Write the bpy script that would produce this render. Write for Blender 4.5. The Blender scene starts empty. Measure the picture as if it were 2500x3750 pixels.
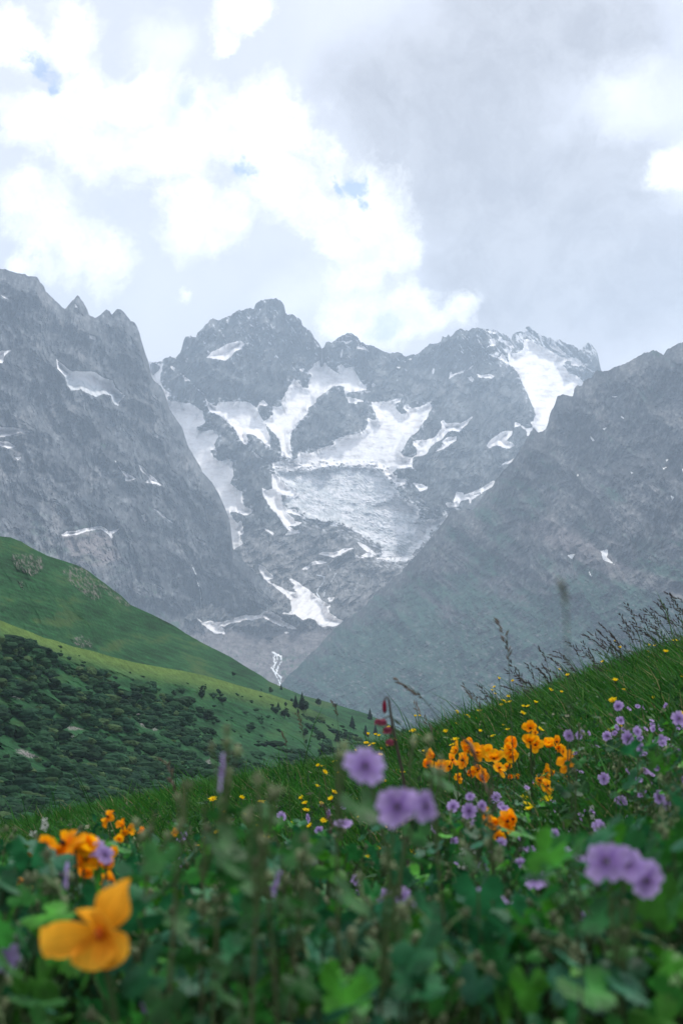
import bpy, math, random
import numpy as np
from mathutils import Vector, Matrix, Euler

# ------------------------------------------------------------------ camera, sky, sun, exposure
SC = bpy.context.scene
COL = SC.collection
F = 50.0 / 36.0 * 3750.0          # focal length in photograph pixels
HOR = 2392.0                      # photograph row of the horizon
PITCH = math.atan((HOR - 1875.0) / F)

cam_data = bpy.data.cameras.new("camera")
cam = bpy.data.objects.new("camera", cam_data)
COL.objects.link(cam)
cam.location = (0, 0, 0)
cam.rotation_euler = (math.pi / 2 + PITCH, 0, 0)
cam_data.sensor_fit = 'VERTICAL'
cam_data.sensor_height = 36.0
cam_data.sensor_width = 24.0
cam_data.lens = 50.0
cam_data.clip_start = 0.02
cam_data.clip_end = 60000.0
cam_data.dof.use_dof = True
cam_data.dof.focus_distance = 22.0
cam_data.dof.aperture_fstop = 8.5
SC.camera = cam

SC.view_settings.view_transform = 'Standard'
SC.view_settings.look = 'None'
SC.view_settings.exposure = 0.0
SC.view_settings.gamma = 1.0
SC.cycles.use_denoising = True
SC.cycles.max_bounces = 8
SC.cycles.diffuse_bounces = 3
SC.cycles.transmission_bounces = 3
SC.cycles.volume_bounces = 1
SC.cycles.transparent_max_bounces = 8

SUN_EL, SUN_AZ = math.radians(57), math.radians(34)   # azimuth from +Y towards +X


def ray(px, py):
    """unit direction through a photograph pixel (numpy friendly)"""
    cx = (px - 1250.0) / F
    cy = (1875.0 - py) / F
    c, s = math.cos(PITCH), math.sin(PITCH)
    x, y, z = cx, c - s * cy, s + c * cy
    n = np.sqrt(x * x + y * y + z * z)
    return x / n, y / n, z / n


def at(px, py, d):
    """point on that ray at forward distance d (metres along +Y)"""
    x, y, z = ray(px, py)
    k = d / y
    return x * k, y * k, z * k


class NT:
    """tiny helper for building node trees"""
    def __init__(self, tree):
        self.t = tree
        self.n = tree.nodes
        self.l = tree.links

    def node(self, kind, **kw):
        nd = self.n.new(kind)
        for k, v in kw.items():
            setattr(nd, k, v)
        return nd

    def put(self, sock, v):
        if isinstance(v, bpy.types.NodeSocket):
            self.l.new(v, sock)
        else:
            sock.default_value = v

    def math(self, op, a, b=0.0, c=0.0, clamp=False):
        nd = self.node('ShaderNodeMath', operation=op, use_clamp=clamp)
        self.put(nd.inputs[0], a); self.put(nd.inputs[1], b); self.put(nd.inputs[2], c)
        return nd.outputs[0]

    def vec(self, op, a, b=(0, 0, 0), scale=1.0):
        nd = self.node('ShaderNodeVectorMath', operation=op)
        self.put(nd.inputs[0], a)
        if op == 'SCALE':
            nd.inputs[3].default_value = scale
        else:
            self.put(nd.inputs[1], b)
        return nd.outputs['Value' if op in ('DISTANCE', 'LENGTH', 'DOT_PRODUCT') else 'Vector']

    def noise(self, vec, scale, detail=4.0, rough=0.55, out='Fac', dist=0.0):
        nd = self.node('ShaderNodeTexNoise')
        self.put(nd.inputs['Vector'], vec)
        nd.inputs['Scale'].default_value = scale
        nd.inputs['Detail'].default_value = detail
        nd.inputs['Roughness'].default_value = rough
        nd.inputs['Distortion'].default_value = dist
        return nd.outputs[out]

    def smooth(self, v, lo, hi, a=0.0, b=1.0, kind='SMOOTHSTEP'):
        nd = self.node('ShaderNodeMapRange', interpolation_type=kind)
        self.put(nd.inputs[0], v)
        for i, q in enumerate((lo, hi, a, b)):
            nd.inputs[i + 1].default_value = q
        return nd.outputs[0]

    def mix(self, f, a, b, kind='MIX'):
        nd = self.node('ShaderNodeMix', data_type='RGBA', blend_type=kind)
        self.put(nd.inputs['Factor'], f)
        for s, v in ((nd.inputs[6], a), (nd.inputs[7], b)):
            self.put(s, v if isinstance(v, bpy.types.NodeSocket) else (*v[:3], 1.0))
        return nd.outputs[2]


def build_world():
    w = bpy.data.worlds.new("World")
    SC.world = w
    w.use_nodes = True
    w.node_tree.nodes.clear()
    T = NT(w.node_tree)
    tc = T.node('ShaderNodeTexCoord').outputs['Generated']
    sky = T.node('ShaderNodeTexSky', sky_type='NISHITA')
    sky.sun_disc = False
    sky.sun_elevation = SUN_EL
    sky.sun_rotation = SUN_AZ
    sky.altitude = 2000
    bg_sky = T.node('ShaderNodeBackground')
    T.put(bg_sky.inputs[0], sky.outputs[0])
    bg_sky.inputs[1].default_value = 0.15
    # cloud shapes: union of soft discs in direction space, broken up by fractal noise
    warp = T.vec('SCALE', T.vec('SUBTRACT', T.noise(tc, 7.0, 8.0, 0.62, 'Color'), (.5, .5, .5)), scale=0.10)
    d = T.vec('ADD', tc, warp)

    def field(blobs, vec, grow=1.0):
        acc = None
        for (x, y, r) in blobs:
            c = ray(x * 1.5944, y * 1.5944); r = r * grow
            dist = T.vec('DISTANCE', vec, tuple(float(q) for q in c))
            v = T.math('MULTIPLY_ADD', dist, -1.0 / (r * 1.5944 / F), 1.0)
            acc = v if acc is None else T.math('SMOOTH_MAX', acc, v, 0.30)
        return acc
    WHITE = [(20, 55, 75), (135, 35, 55), (40, 250, 90), (170, 190, 75), (190, 320, 110), (280, 190, 70), (330, 300, 120),
             (460, 300, 110), (420, 470, 80), (580, 320, 110), (680, 330, 75), (510, 500, 70), (610, 440, 80),
             (700, 490, 60), (820, 470, 90), (870, 560, 85), (740, 560, 60), (800, 640, 75), (900, 720, 90), (790, 750, 70),
             (970, 760, 60), (40, 500, 80), (140, 560, 90), (230, 590, 60), (80, 600, 60), (560, 30, 80), (510, 100, 45),
             (430, 655, 26), (1568, 400, 60), (1030, 740, 60), (40, 660, 40)]
    SOFT = [(1440, 205, 120), (1590, 400, 110), (700, 720, 130), (350, 60, 90)]
    GREY = [(980, 300, 240), (1120, 420, 220), (1300, 620, 290), (1120, 640, 210), (1480, 660, 230), (1180, 60, 230), (1400, 60, 200),
            (1500, 420, 120), (1150, 250, 180), (1350, 420, 190)]
    BLUE = [(72, 110, 52), (35, 150, 38), (95, 150, 30), (530, 385, 42), (490, 365, 22), (775, 402, 30), (795, 432, 20), (735, 410, 20)]
    FAINT = [(865, 765, 42), (350, 240, 50), (480, 250, 60), (400, 200, 40)]
    fine = T.noise(d, 24.0, 9.0, 0.62)
    fineb = T.noise(tc, 60.0, 6.0, 0.6)
    big = T.noise(tc, 4.5, 6.0, 0.55)
    nz = T.math('MULTIPLY_ADD', fineb, 0.25, T.math('MULTIPLY', fine, 0.75))
    wf = T.math('ADD', field(WHITE, d, 1.30), T.math('MULTIPLY_ADD', nz, 2.1, -1.03))
    white = T.smooth(wf, 0.02, 0.62)
    glow = T.smooth(T.math('ADD', field(SOFT, d), T.math('MULTIPLY_ADD', nz, 0.9, -0.45)), -0.15, 0.95)
    grey = T.smooth(T.math('ADD', field(GREY, d), T.math('MULTIPLY_ADD', big, 1.4, -0.70)), -0.08, 0.62)
    blue = T.smooth(T.math('ADD', field(BLUE, d), T.math('MULTIPLY_ADD', nz, 3.6, -1.80)), -0.05, 0.65)
    faint = T.smooth(T.math('ADD', field(FAINT, d), T.math('MULTIPLY_ADD', fine, 1.6, -0.8)), 0.1, 0.9, 0, 0.5)
    veil = T.mix(T.smooth(big, .3, .7), (0.76, 0.77, 0.87), (0.95, 0.95, 1.01))
    c = T.mix(grey, veil, T.mix(T.smooth(fine, .3, .7), (0.46, 0.445, 0.475), (0.64, 0.63, 0.665)))
    c = T.mix(glow, c, (1.12, 1.13, 1.18))
    c = T.mix(white, c, T.mix(T.smooth(fineb, .3, .75), (1.50, 1.49, 1.46), (1.15, 1.16, 1.19)))
    # unseen sky overhead and behind the viewer, its cloud tone invented to balance the light
    sep = T.node('ShaderNodeSeparateXYZ'); T.put(sep.inputs[0], tc)
    rear = T.math('MAXIMUM', T.smooth(sep.outputs[1], 0.55, -0.2), T.smooth(sep.outputs[2], 0.62, 0.95))
    c = T.mix(rear, c, T.mix(T.smooth(big, .35, .65), (0.62, 0.64, 0.70), (1.05, 1.06, 1.12)))
    bg_cl = T.node('ShaderNodeBackground')
    T.put(bg_cl.inputs[0], c)
    bg_cl.inputs[1].default_value = 1.0
    mx = T.node('ShaderNodeMixShader')
    T.put(mx.inputs[0], T.math('MULTIPLY', T.math('MAXIMUM', blue, faint), 0.80))
    T.l.new(bg_cl.outputs[0], mx.inputs[1])
    T.l.new(bg_sky.outputs[0], mx.inputs[2])
    out = T.node('ShaderNodeOutputWorld')
    T.l.new(mx.outputs[0], out.inputs[0])
    w.cycles.sampling_method = 'MANUAL'
    w.cycles.sample_map_resolution = 512


build_world()

sun_data = bpy.data.lights.new("sun", 'SUN')
sun_data.energy = 3.6
sun_data.angle = math.radians(6)
sun_data.color = (1.0, 0.95, 0.88)
sun = bpy.data.objects.new("sun", sun_data)
COL.objects.link(sun)
_sd = Vector((math.sin(SUN_AZ) * math.cos(SUN_EL), math.cos(SUN_AZ) * math.cos(SUN_EL), math.sin(SUN_EL)))
sun.rotation_euler = _sd.to_track_quat('Z', 'Y').to_euler()


# ------------------------------------------------------------------ helpers
def link(o):
    COL.objects.link(o)
    return o


def tag(o, label=None, cat=None, group=None, kind=None):
    if label: o["label"] = label
    if cat: o["category"] = cat
    if group: o["group"] = group
    if kind: o["kind"] = kind
    return o


def perlin(x, y, seed=0):
    x = np.asarray(x, float); y = np.asarray(y, float)
    xi = np.floor(x).astype(np.int64); yi = np.floor(y).astype(np.int64)
    xf = x - xi; yf = y - yi
    u = xf * xf * xf * (xf * (xf * 6 - 15) + 10)
    v = yf * yf * yf * (yf * (yf * 6 - 15) + 10)

    def g(ix, iy, fx, fy):
        h = (ix * 374761393 + iy * 668265263 + seed * 974711) & 0xffffffff
        h = ((h ^ (h >> 13)) * 1274126177) & 0xffffffff
        h = h ^ (h >> 16)
        a = (h & 0xffff) / 65536.0 * 2 * math.pi
        return np.cos(a) * fx + np.sin(a) * fy
    n00 = g(xi, yi, xf, yf); n10 = g(xi + 1, yi, xf - 1, yf)
    n01 = g(xi, yi + 1, xf, yf - 1); n11 = g(xi + 1, yi + 1, xf - 1, yf - 1)
    a = n00 + u * (n10 - n00)
    b = n01 + u * (n11 - n01)
    return (a + v * (b - a)) * 1.4


def fbm(x, y, octv=5, seed=0, gain=0.5, lac=2.03):
    s = 0; a = 1.0; t = 0
    for i in range(octv):
        s = s + a * perlin(x, y, seed + i * 17); t += a
        x = x * lac + 3.1; y = y * lac + 7.7; a *= gain
    return s / t


def ridged(x, y, octv=5, seed=0, gain=0.5, lac=2.03):
    """0..1, sharp crests"""
    s = 0; a = 1.0; t = 0; w = 1.0
    for i in range(octv):
        n = 1 - np.abs(perlin(x, y, seed + i * 13))
        n = n * n
        s = s + a * n * w; t += a
        w = np.clip(n * 1.6, 0, 1)
        x = x * lac + 5.3; y = y * lac + 1.9; a *= gain
    return s / t


def terrace(t):
    """steps: flat treads and steep risers, mean removed"""
    fl = np.floor(t)
    return fl + sstep(t - fl, 0.0, 0.38) - t + 0.3


def sstep(v, lo, hi):
    t = np.clip((v - lo) / (hi - lo), 0, 1)
    return t * t * (3 - 2 * t)


def rot(px, py, deg, sx, sy):
    """coordinates turned by deg (clockwise on the picture) and divided by the two lengths"""
    c, s = math.cos(math.radians(deg)), math.sin(math.radians(deg))
    return (px * c + py * s) / sx, (-px * s + py * c) / sy


def sdf(px, py, poly, margin=40.0):
    """signed distance (photo pixels, positive inside); far points get -margin"""
    poly = np.asarray(poly, float)
    out = np.full(px.shape, -margin)
    x0, y0 = poly.min(0) - margin; x1, y1 = poly.max(0) + margin
    m = (px > x0) & (px < x1) & (py > y0) & (py < y1)
    X = px[m]; Y = py[m]
    if X.size == 0:
        return out
    best = np.full(X.shape, 1e18); inside = np.zeros(X.shape, bool)
    n = len(poly)
    for i in range(n):
        ax, ay = poly[i]; bx, by = poly[(i + 1) % n]
        dx, dy = bx - ax, by - ay
        L = dx * dx + dy * dy + 1e-9
        t = np.clip(((X - ax) * dx + (Y - ay) * dy) / L, 0, 1)
        best = np.minimum(best, (X - ax - t * dx) ** 2 + (Y - ay - t * dy) ** 2)
        if ay != by:
            c = ((ay > Y) != (by > Y)) & (X < (bx - ax) * (Y - ay) / (by - ay) + ax)
            inside ^= c
    d = np.sqrt(best)
    out[m] = np.where(inside, d, -d)
    return out


def line_dist(px, py, pts, margin=60.0):
    pts = np.asarray(pts, float)
    out = np.full(px.shape, margin)
    x0, y0 = pts.min(0) - margin; x1, y1 = pts.max(0) + margin
    m = (px > x0) & (px < x1) & (py > y0) & (py < y1)
    X = px[m]; Y = py[m]
    best = np.full(X.shape, 1e18)
    for (ax, ay), (bx, by) in zip(pts[:-1], pts[1:]):
        dx, dy = bx - ax, by - ay
        t = np.clip(((X - ax) * dx + (Y - ay) * dy) / (dx * dx + dy * dy + 1e-9), 0, 1)
        best = np.minimum(best, (X - ax - t * dx) ** 2 + (Y - ay - t * dy) ** 2)
    out[m] = np.sqrt(best)
    return out


def crop(x0, y0, s, pts):
    """points read off an enlarged crop -> photograph pixels"""
    return [(x0 + s * x, y0 + s * y) for x, y in pts]


def np_mesh(name, verts, faces, smooth=False, col=None, mat=None, parent=None):
    """verts (n,3), faces (m,3|4) numpy -> linked mesh object"""
    me = bpy.data.meshes.new(name)
    verts = np.asarray(verts, np.float32); faces = np.asarray(faces, np.int32)
    k = faces.shape[1]
    me.vertices.add(len(verts)); me.vertices.foreach_set('co', verts.ravel())
    me.loops.add(faces.size); me.loops.foreach_set('vertex_index', faces.ravel())
    me.polygons.add(len(faces))
    me.polygons.foreach_set('loop_start', np.arange(0, faces.size, k, dtype=np.int32))
    me.polygons.foreach_set('loop_total', np.full(len(faces), k, np.int32))
    me.polygons.foreach_set('use_smooth', np.full(len(faces), smooth, bool))
    me.update(calc_edges=True)
    if col is not None:
        a = me.color_attributes.new('tone', 'FLOAT_COLOR', 'POINT')
        c4 = np.ones((len(verts), 4), np.float32); c4[:, :3] = col
        a.data.foreach_set('color', c4.ravel())
    if mat: me.materials.append(mat)
    o = bpy.data.objects.new(name, me)
    link(o)
    if parent: o.parent = parent
    return o


def rbf_depth(px, py, pts, sig=230.0):
    """smooth depth (metres) from scattered (px, py, km); local planes blended by distance"""
    P = np.asarray(pts, float)
    num = np.zeros(px.shape); den = np.zeros(px.shape)
    for x, y, k in P:
        r2 = ((px - x) ** 2 + (py - y) ** 2) / (sig * sig)
        w = 1.0 / (r2 + 0.05) ** 2
        num += w * math.log(k * 1000.0); den += w
    return np.exp(num / den)


def ridge_fn(pts, jag=4.0, seed=0):
    p = np.asarray(sorted(pts), float)

    def f(x):
        y = np.interp(x, p[:, 0], p[:, 1])
        return y + jag * fbm(x / 14.0, x * 0 + seed, 4, seed, 0.6)
    return f


def terrain_mat(name, bump_scale=0.02, bump=0.5, var=0.35, rough=0.95):
    m = bpy.data.materials.new(name)
    m.use_nodes = True
    m.node_tree.nodes.clear()
    T = NT(m.node_tree)
    at_ = T.node('ShaderNodeAttribute', attribute_name='tone')
    geo = T.node('ShaderNodeNewGeometry').outputs['Position']
    n = T.noise(geo, bump_scale, 8.0, 0.65)
    k = T.smooth(n, 0.3, 0.7, 1 - var, 1 + var, 'LINEAR')
    comb = T.node('ShaderNodeCombineXYZ')
    for i in range(3): T.put(comb.inputs[i], k)
    c = T.vec('MULTIPLY', at_.outputs['Color'], comb.outputs[0])
    b = T.node('ShaderNodeBsdfPrincipled')
    T.put(b.inputs['Base Color'], c)
    b.inputs['Roughness'].default_value = rough
    b.inputs['Specular IOR Level'].default_value = 0.06
    bp = T.node('ShaderNodeBump')
    bp.inputs['Strength'].default_value = bump
    bp.inputs['Distance'].default_value = 1.0 / bump_scale * 0.12
    T.put(bp.inputs['Height'], n)
    T.put(b.inputs['Normal'], bp.outputs[0])
    o = T.node('ShaderNodeOutputMaterial')
    T.l.new(b.outputs[0], o.inputs[0])
    return m


ORD1 = ['', 'first', 'second', 'third', 'fourth', 'fifth', 'sixth', 'seventh', 'eighth', 'ninth', 'tenth', 'eleventh', 'twelfth', 'thirteenth', 'fourteenth', 'fifteenth', 'sixteenth', 'seventeenth', 'eighteenth', 'nineteenth']
TENS = {2: ('twenty', 'twentieth'), 3: ('thirty', 'thirtieth'), 4: ('forty', 'fortieth'), 5: ('fifty', 'fiftieth'), 6: ('sixty', 'sixtieth'), 7: ('seventy', 'seventieth'), 8: ('eighty', 'eightieth'), 9: ('ninety', 'ninetieth')}


def ordinal(n):
    if n < 20: return ORD1[n]
    if n > 99: return 'one hundred and ' + ordinal(n - 100)
    t, r = divmod(n, 10)
    return TENS[t][1] if r == 0 else TENS[t][0] + '-' + ORD1[r]


def label_row(objs, text, cat, group):
    """objs: (object, picture column); labels them by their order from the left"""
    for i, (o, _) in enumerate(sorted(objs, key=lambda q: q[1])):
        tag(o, '%s, %s' % (text, 'leftmost' if i == 0 else ('rightmost' if i == len(objs) - 1 else ordinal(i + 1) + ' from the left')), cat, group)

# ------------------------------------------------------------------ the far mountains
def tps(pts):
    """thin plate spline through (px, py, km) in log depth"""
    P = np.asarray(pts, float)
    X = P[:, 0] / 1000; Y = P[:, 1] / 1000; V = np.log(P[:, 2] * 1000)
    n = len(P)

    def phi(r2):
        return 0.5 * r2 * np.log(r2 + 1e-12)
    A = np.zeros((n + 3, n + 3))
    A[:n, :n] = phi((X[:, None] - X) ** 2 + (Y[:, None] - Y) ** 2) + np.eye(n) * 1e-4
    A[:n, n] = 1; A[:n, n + 1] = X; A[:n, n + 2] = Y
    A[n, :n] = 1; A[n + 1, :n] = X; A[n + 2, :n] = Y
    w = np.linalg.solve(A, np.r_[V, 0, 0, 0])

    def f(px, py):
        x = px / 1000; y = py / 1000
        s = w[n] + w[n + 1] * x + w[n + 2] * y
        for i in range(n):
            s = s + w[i] * phi((x - X[i]) ** 2 + (y - Y[i]) ** 2)
        return np.exp(s)
    return f


def A_(p): return crop(0, 900, 1250 / 1568, p)
def B_(p): return crop(1250, 1100, 1250 / 1568, p)
def C_(p): return crop(600, 1700, 1100 / 1568, p)
def D_(p): return crop(0, 1900, 1250 / 1568, p)
def P1(p): return crop(500, 1200, 700 / 1568, p)
def P2(p): return crop(950, 1150, 700 / 1568, p)
def P3(p): return crop(1550, 1100, 700 / 1568, p)
def P4(p): return crop(700, 2000, 700 / 1568, p)
def W_(p): return crop(0, 0, 2500 / 1568, p)


RIDGE_CIRQUE = [(380, 1500), (480, 1420)] + P1([(40, 300), (110, 280), (150, 285), (200, 275), (240, 245), (290, 240), (320, 240), (355, 215), (370, 170), (385, 110), (405, 75), (440, 68), (490, 78), (500, 40)]) + \
    A_([(920, 390), (940, 370), (965, 340), (980, 333), (1000, 342), (1040, 328), (1060, 318), (1090, 300), (1130, 290), (1145, 288), (1165, 290), (1175, 265), (1195, 252), (1230, 245), (1265, 241), (1285, 250), (1303, 268), (1312, 310), (1325, 318), (1340, 315), (1360, 325), (1385, 345), (1388, 368), (1410, 380), (1430, 395), (1445, 430)]) + \
    P2([(490, 240), (510, 285), (530, 270), (545, 235), (575, 225), (590, 235), (620, 215), (650, 190), (700, 170), (720, 155), (755, 155), (780, 175), (800, 185), (830, 230), (850, 235), (880, 255), (930, 260), (980, 290), (1030, 310), (1080, 325), (1120, 312), (1160, 320), (1200, 350), (1240, 335), (1290, 330), (1330, 300), (1350, 280)]) + \
    P3([(50, 358), (100, 355), (145, 335), (155, 295), (185, 300), (205, 278), (215, 295), (232, 292), (265, 250), (300, 233), (350, 245), (380, 240), (420, 225), (460, 222), (500, 235), (560, 240), (595, 235), (607, 262), (660, 275), (700, 305), (722, 320), (728, 280), (755, 262), (800, 252), (815, 268), (828, 262), (831, 230), (842, 210), (870, 220), (930, 270), (1000, 300), (1015, 315), (1030, 300), (1060, 320), (1085, 340), (1095, 318), (1120, 322), (1150, 350), (1200, 362), (1240, 375), (1265, 395), (1270, 415), (1300, 390), (1353, 342), (1400, 390), (1425, 430), (1440, 510), (1455, 575), (1560, 700)])

RIDGE_LEFT = [(-160, 960), (-60, 990)] + A_([(0, 105), (40, 112), (80, 125), (110, 130), (140, 140), (170, 142), (185, 165), (205, 190), (212, 212), (235, 232), (262, 258), (285, 280), (300, 290), (325, 262), (345, 240), (355, 228), (368, 238), (385, 262), (400, 290), (410, 315), (435, 333), (455, 322), (475, 305), (490, 293), (503, 298), (515, 318), (528, 300), (540, 292), (553, 290), (570, 305), (585, 325), (600, 343), (618, 352), (632, 375), (643, 405), (650, 435), (660, 465), (668, 495), (680, 525), (688, 560), (695, 600), (710, 620), (735, 640), (752, 665), (765, 705), (778, 745), (795, 775), (820, 810), (840, 840), (850, 880), (865, 920), (890, 965), (915, 1005), (930, 1040), (960, 1070), (985, 1105), (1000, 1129)]) + \
    C_([(325, 240), (345, 290), (352, 360), (362, 440), (420, 510), (520, 600), (600, 660), (650, 715), (666, 760), (690, 830), (800, 900)])

RIDGE_RIGHT = C_([(540, 1230), (600, 1165), (620, 1140), (650, 1100), (700, 1060), (750, 1000), (800, 960), (850, 900), (880, 870), (930, 825), (980, 790), (1040, 750), (1100, 680), (1170, 620), (1240, 560), (1290, 500), (1340, 450), (1380, 400), (1420, 350), (1450, 310), (1500, 240)]) + \
    P3([(400, 1720), (440, 1680), (490, 1600), (570, 1520), (592, 1470), (740, 1300), (820, 1180), (848, 1122), (865, 1110), (880, 1080), (900, 1055), (920, 1060), (945, 1085), (975, 1075), (1000, 1050), (1020, 1010), (1035, 930), (1060, 880), (1085, 830), (1100, 780), (1150, 770), (1180, 780), (1225, 790), (1235, 720), (1260, 695), (1300, 700), (1320, 650), (1380, 630), (1400, 590), (1420, 570), (1450, 580), (1510, 580), (1540, 560)]) + \
    B_([(1300, 290), (1340, 270), (1380, 245), (1440, 228), (1475, 250), (1490, 230), (1530, 205), (1568, 190)]) + [(2600, 1215), (2700, 1190)]

D_CIRQUE = tps([(700, 1300, 8.3), (980, 1110, 8.8), (1180, 1270, 9.0), (1300, 1230, 9.1), (1500, 1300, 9.3), (1750, 1200, 9.1), (1930, 1200, 9.7), (2180, 1260, 9.5), (2250, 1450, 9.2),
                (520, 1400, 8.2), (1100, 1450, 8.45), (820, 1450, 8.1), (1420, 1520, 8.4), (1250, 1650, 7.95), (1500, 1640, 7.9), (1200, 1780, 7.6), (1450, 1800, 7.5), (880, 1650, 7.7), (1700, 1500, 8.4), (1750, 1750, 7.6), (2000, 1500, 8.6), (2050, 1700, 8.0),
                (1600, 1900, 7.2), (1000, 1900, 7.15), (1300, 2020, 7.0), (800, 1850, 7.3), (1100, 2100, 6.6), (900, 2100, 6.55), (1250, 2180, 6.5), (1500, 2100, 6.9), (1150, 2260, 6.15), (830, 2275, 6.0), (730, 2270, 5.9), (950, 2245, 6.08),
                (1000, 2340, 5.9), (800, 2350, 5.75), (1150, 2350, 5.85), (1010, 2420, 5.7), (850, 2450, 5.5), (1020, 2520, 5.45), (1000, 2700, 5.0), (600, 2400, 5.6), (600, 2000, 7.0), (1500, 2300, 6.3), (2250, 1900, 7.6), (1900, 2100, 7.0)])
D_LEFT = tps([(0, 980, 5.7), (-160, 950, 5.6), (280, 1090, 6.2), (450, 1140, 6.5), (530, 1320, 6.6), (650, 1560, 6.7), (790, 1790, 6.7), (100, 1500, 5.3), (400, 1600, 5.9), (100, 1850, 4.7), (500, 1900, 5.6), (650, 2050, 5.95), (820, 2000, 6.4),
              (730, 2265, 5.93), (830, 2272, 6.0), (950, 2240, 6.1), (1060, 2240, 6.2), (850, 2120, 6.25), (950, 2150, 6.2), (850, 2400, 6.2), (1000, 2400, 6.3), (640, 2330, 5.4), (450, 2250, 4.9), (200, 2100, 4.2), (0, 2050, 4.0), (300, 2350, 4.2), (600, 2480, 5.2), (-160, 2100, 3.8)])
D_RIGHT = tps([(2500, 1250, 5.4), (2700, 1190, 5.3), (2250, 1345, 5.7), (2050, 1600, 5.8), (1900, 1620, 5.8), (1800, 1780, 5.85), (1500, 2050, 5.85), (1250, 2280, 5.75), (1050, 2480, 5.3), (2300, 1800, 4.7), (2000, 2050, 4.7), (1700, 2300, 4.6), (2600, 2200, 3.6), (2400, 2350, 3.55), (1900, 2500, 3.8), (1500, 2550, 4.1), (1200, 2600, 4.5), (2000, 2750, 3.3), (1300, 2800, 3.9), (980, 2700, 4.9), (2700, 2700, 2.9)])

# glaciers and snowfields on the middle wall
GLACIERS = {
    'west': P1([(60, 280), (110, 280), (160, 285), (218, 300), (215, 340), (198, 390), (200, 440), (215, 480), (245, 515), (290, 550), (285, 562), (250, 565), (260, 590), (300, 605), (430, 620), (500, 655), (545, 690), (548, 730), (570, 775), (545, 790), (490, 820), (500, 845), (550, 850), (625, 835), (650, 870), (678, 888), (650, 930), (640, 960), (650, 990), (610, 1010), (630, 1060), (680, 1095), (760, 1080), (792, 1100), (785, 1150), (800, 1220), (770, 1270), (800, 1310), (870, 1350), (872, 1440), (900, 1475), (955, 1495), (940, 1530), (890, 1540), (800, 1510), (770, 1520), (790, 1560), (830, 1610), (860, 1580), (870, 1620), (878, 1690), (850, 1700), (855, 1740), (875, 1775), (820, 1800), (790, 1835), (735, 1810), (690, 1740), (680, 1640), (700, 1500), (640, 1430), (600, 1300), (520, 1240), (430, 1100), (350, 930), (320, 800), (240, 690), (190, 570), (150, 480), (70, 400), (40, 330)]),
    'middle': P1([(560, 560), (580, 600), (655, 645), (665, 610), (770, 605), (900, 605), (950, 630), (990, 660), (1005, 710), (1030, 740), (1045, 775), (1080, 850), (1100, 900), (1095, 980), (1060, 960), (1020, 920), (960, 880), (905, 875), (915, 930), (905, 975), (860, 930), (820, 860), (790, 810), (740, 770), (680, 720), (600, 690), (570, 620)]),
    'steep': P2([(515, 370), (560, 425), (620, 470), (655, 490), (640, 430), (670, 410), (700, 440), (760, 435), (790, 480), (830, 550), (885, 620), (830, 630), (740, 640), (700, 650), (690, 600), (640, 585), (600, 600), (540, 640), (470, 690), (460, 730), (400, 770), (390, 820), (330, 880), (300, 930), (260, 970), (252, 1060), (272, 1190), (220, 1180), (180, 1160), (170, 1080), (160, 1030), (130, 990), (60, 920), (40, 880), (80, 850), (110, 820), (105, 750), (150, 765), (185, 750), (180, 710), (230, 620), (260, 560), (290, 530), (350, 590), (360, 605), (395, 605), (400, 560), (430, 500), (400, 480), (440, 420), (470, 390)]),
    'basin': P2([(915, 720), (1050, 720), (1110, 700), (1165, 690), (1150, 720), (1110, 740), (1120, 780), (1165, 820), (1215, 810), (1180, 770), (1190, 740), (1240, 770), (1300, 760), (1400, 735), (1415, 765), (1370, 850), (1330, 910), (1290, 970), (1230, 1010), (1190, 1080), (1165, 1130), (1165, 1160), (1230, 1180), (1280, 1160), (1250, 1200), (1250, 1260), (1180, 1270), (1130, 1265), (1095, 1300), (1130, 1340), (1200, 1360), (1220, 1400), (1120, 1410), (1080, 1370), (1000, 1290), (900, 1250), (720, 1242), (500, 1265), (300, 1290), (105, 1280), (100, 1225), (170, 1215), (170, 1190), (300, 1190), (320, 1130), (420, 1140), (520, 1090), (610, 1070), (620, 1025), (700, 1000), (830, 975), (880, 930), (890, 880), (870, 840), (920, 865), (975, 870), (940, 800), (920, 750)]),
    'east': P3([(820, 320), (860, 318), (960, 370), (1080, 440), (1130, 465), (1200, 470), (1250, 470), (1320, 540), (1200, 535), (1210, 500), (1180, 490), (1140, 530), (1170, 570), (1200, 600), (1260, 620), (1310, 670), (1340, 720), (1300, 830), (1160, 880), (1120, 1000), (1060, 1080), (980, 1120), (940, 1100), (905, 1050), (870, 1000), (900, 990), (915, 930), (890, 850), (850, 770), (800, 660), (770, 590), (730, 545), (700, 520), (690, 440), (700, 425), (760, 430), (800, 410), (820, 380)]),
}
ICEFALL = P2([(105, 1285), (300, 1292), (500, 1268), (720, 1244), (900, 1252), (1000, 1290), (1080, 1372), (1120, 1412), (1110, 1440), (1150, 1490), (1200, 1530), (1280, 1570), (1305, 1590), (1305, 1680), (1340, 1700), (1450, 1690), (1560, 1635), (1520, 1710), (1400, 1790), (1380, 1850), (1250, 1960), (1230, 2020), (1100, 2030), (1000, 1990), (1010, 1900), (900, 1850), (760, 1760), (620, 1690), (500, 1690), (380, 1660), (300, 1580), (230, 1590), (190, 1530), (300, 1480), (300, 1440), (180, 1370), (150, 1320)])
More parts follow.
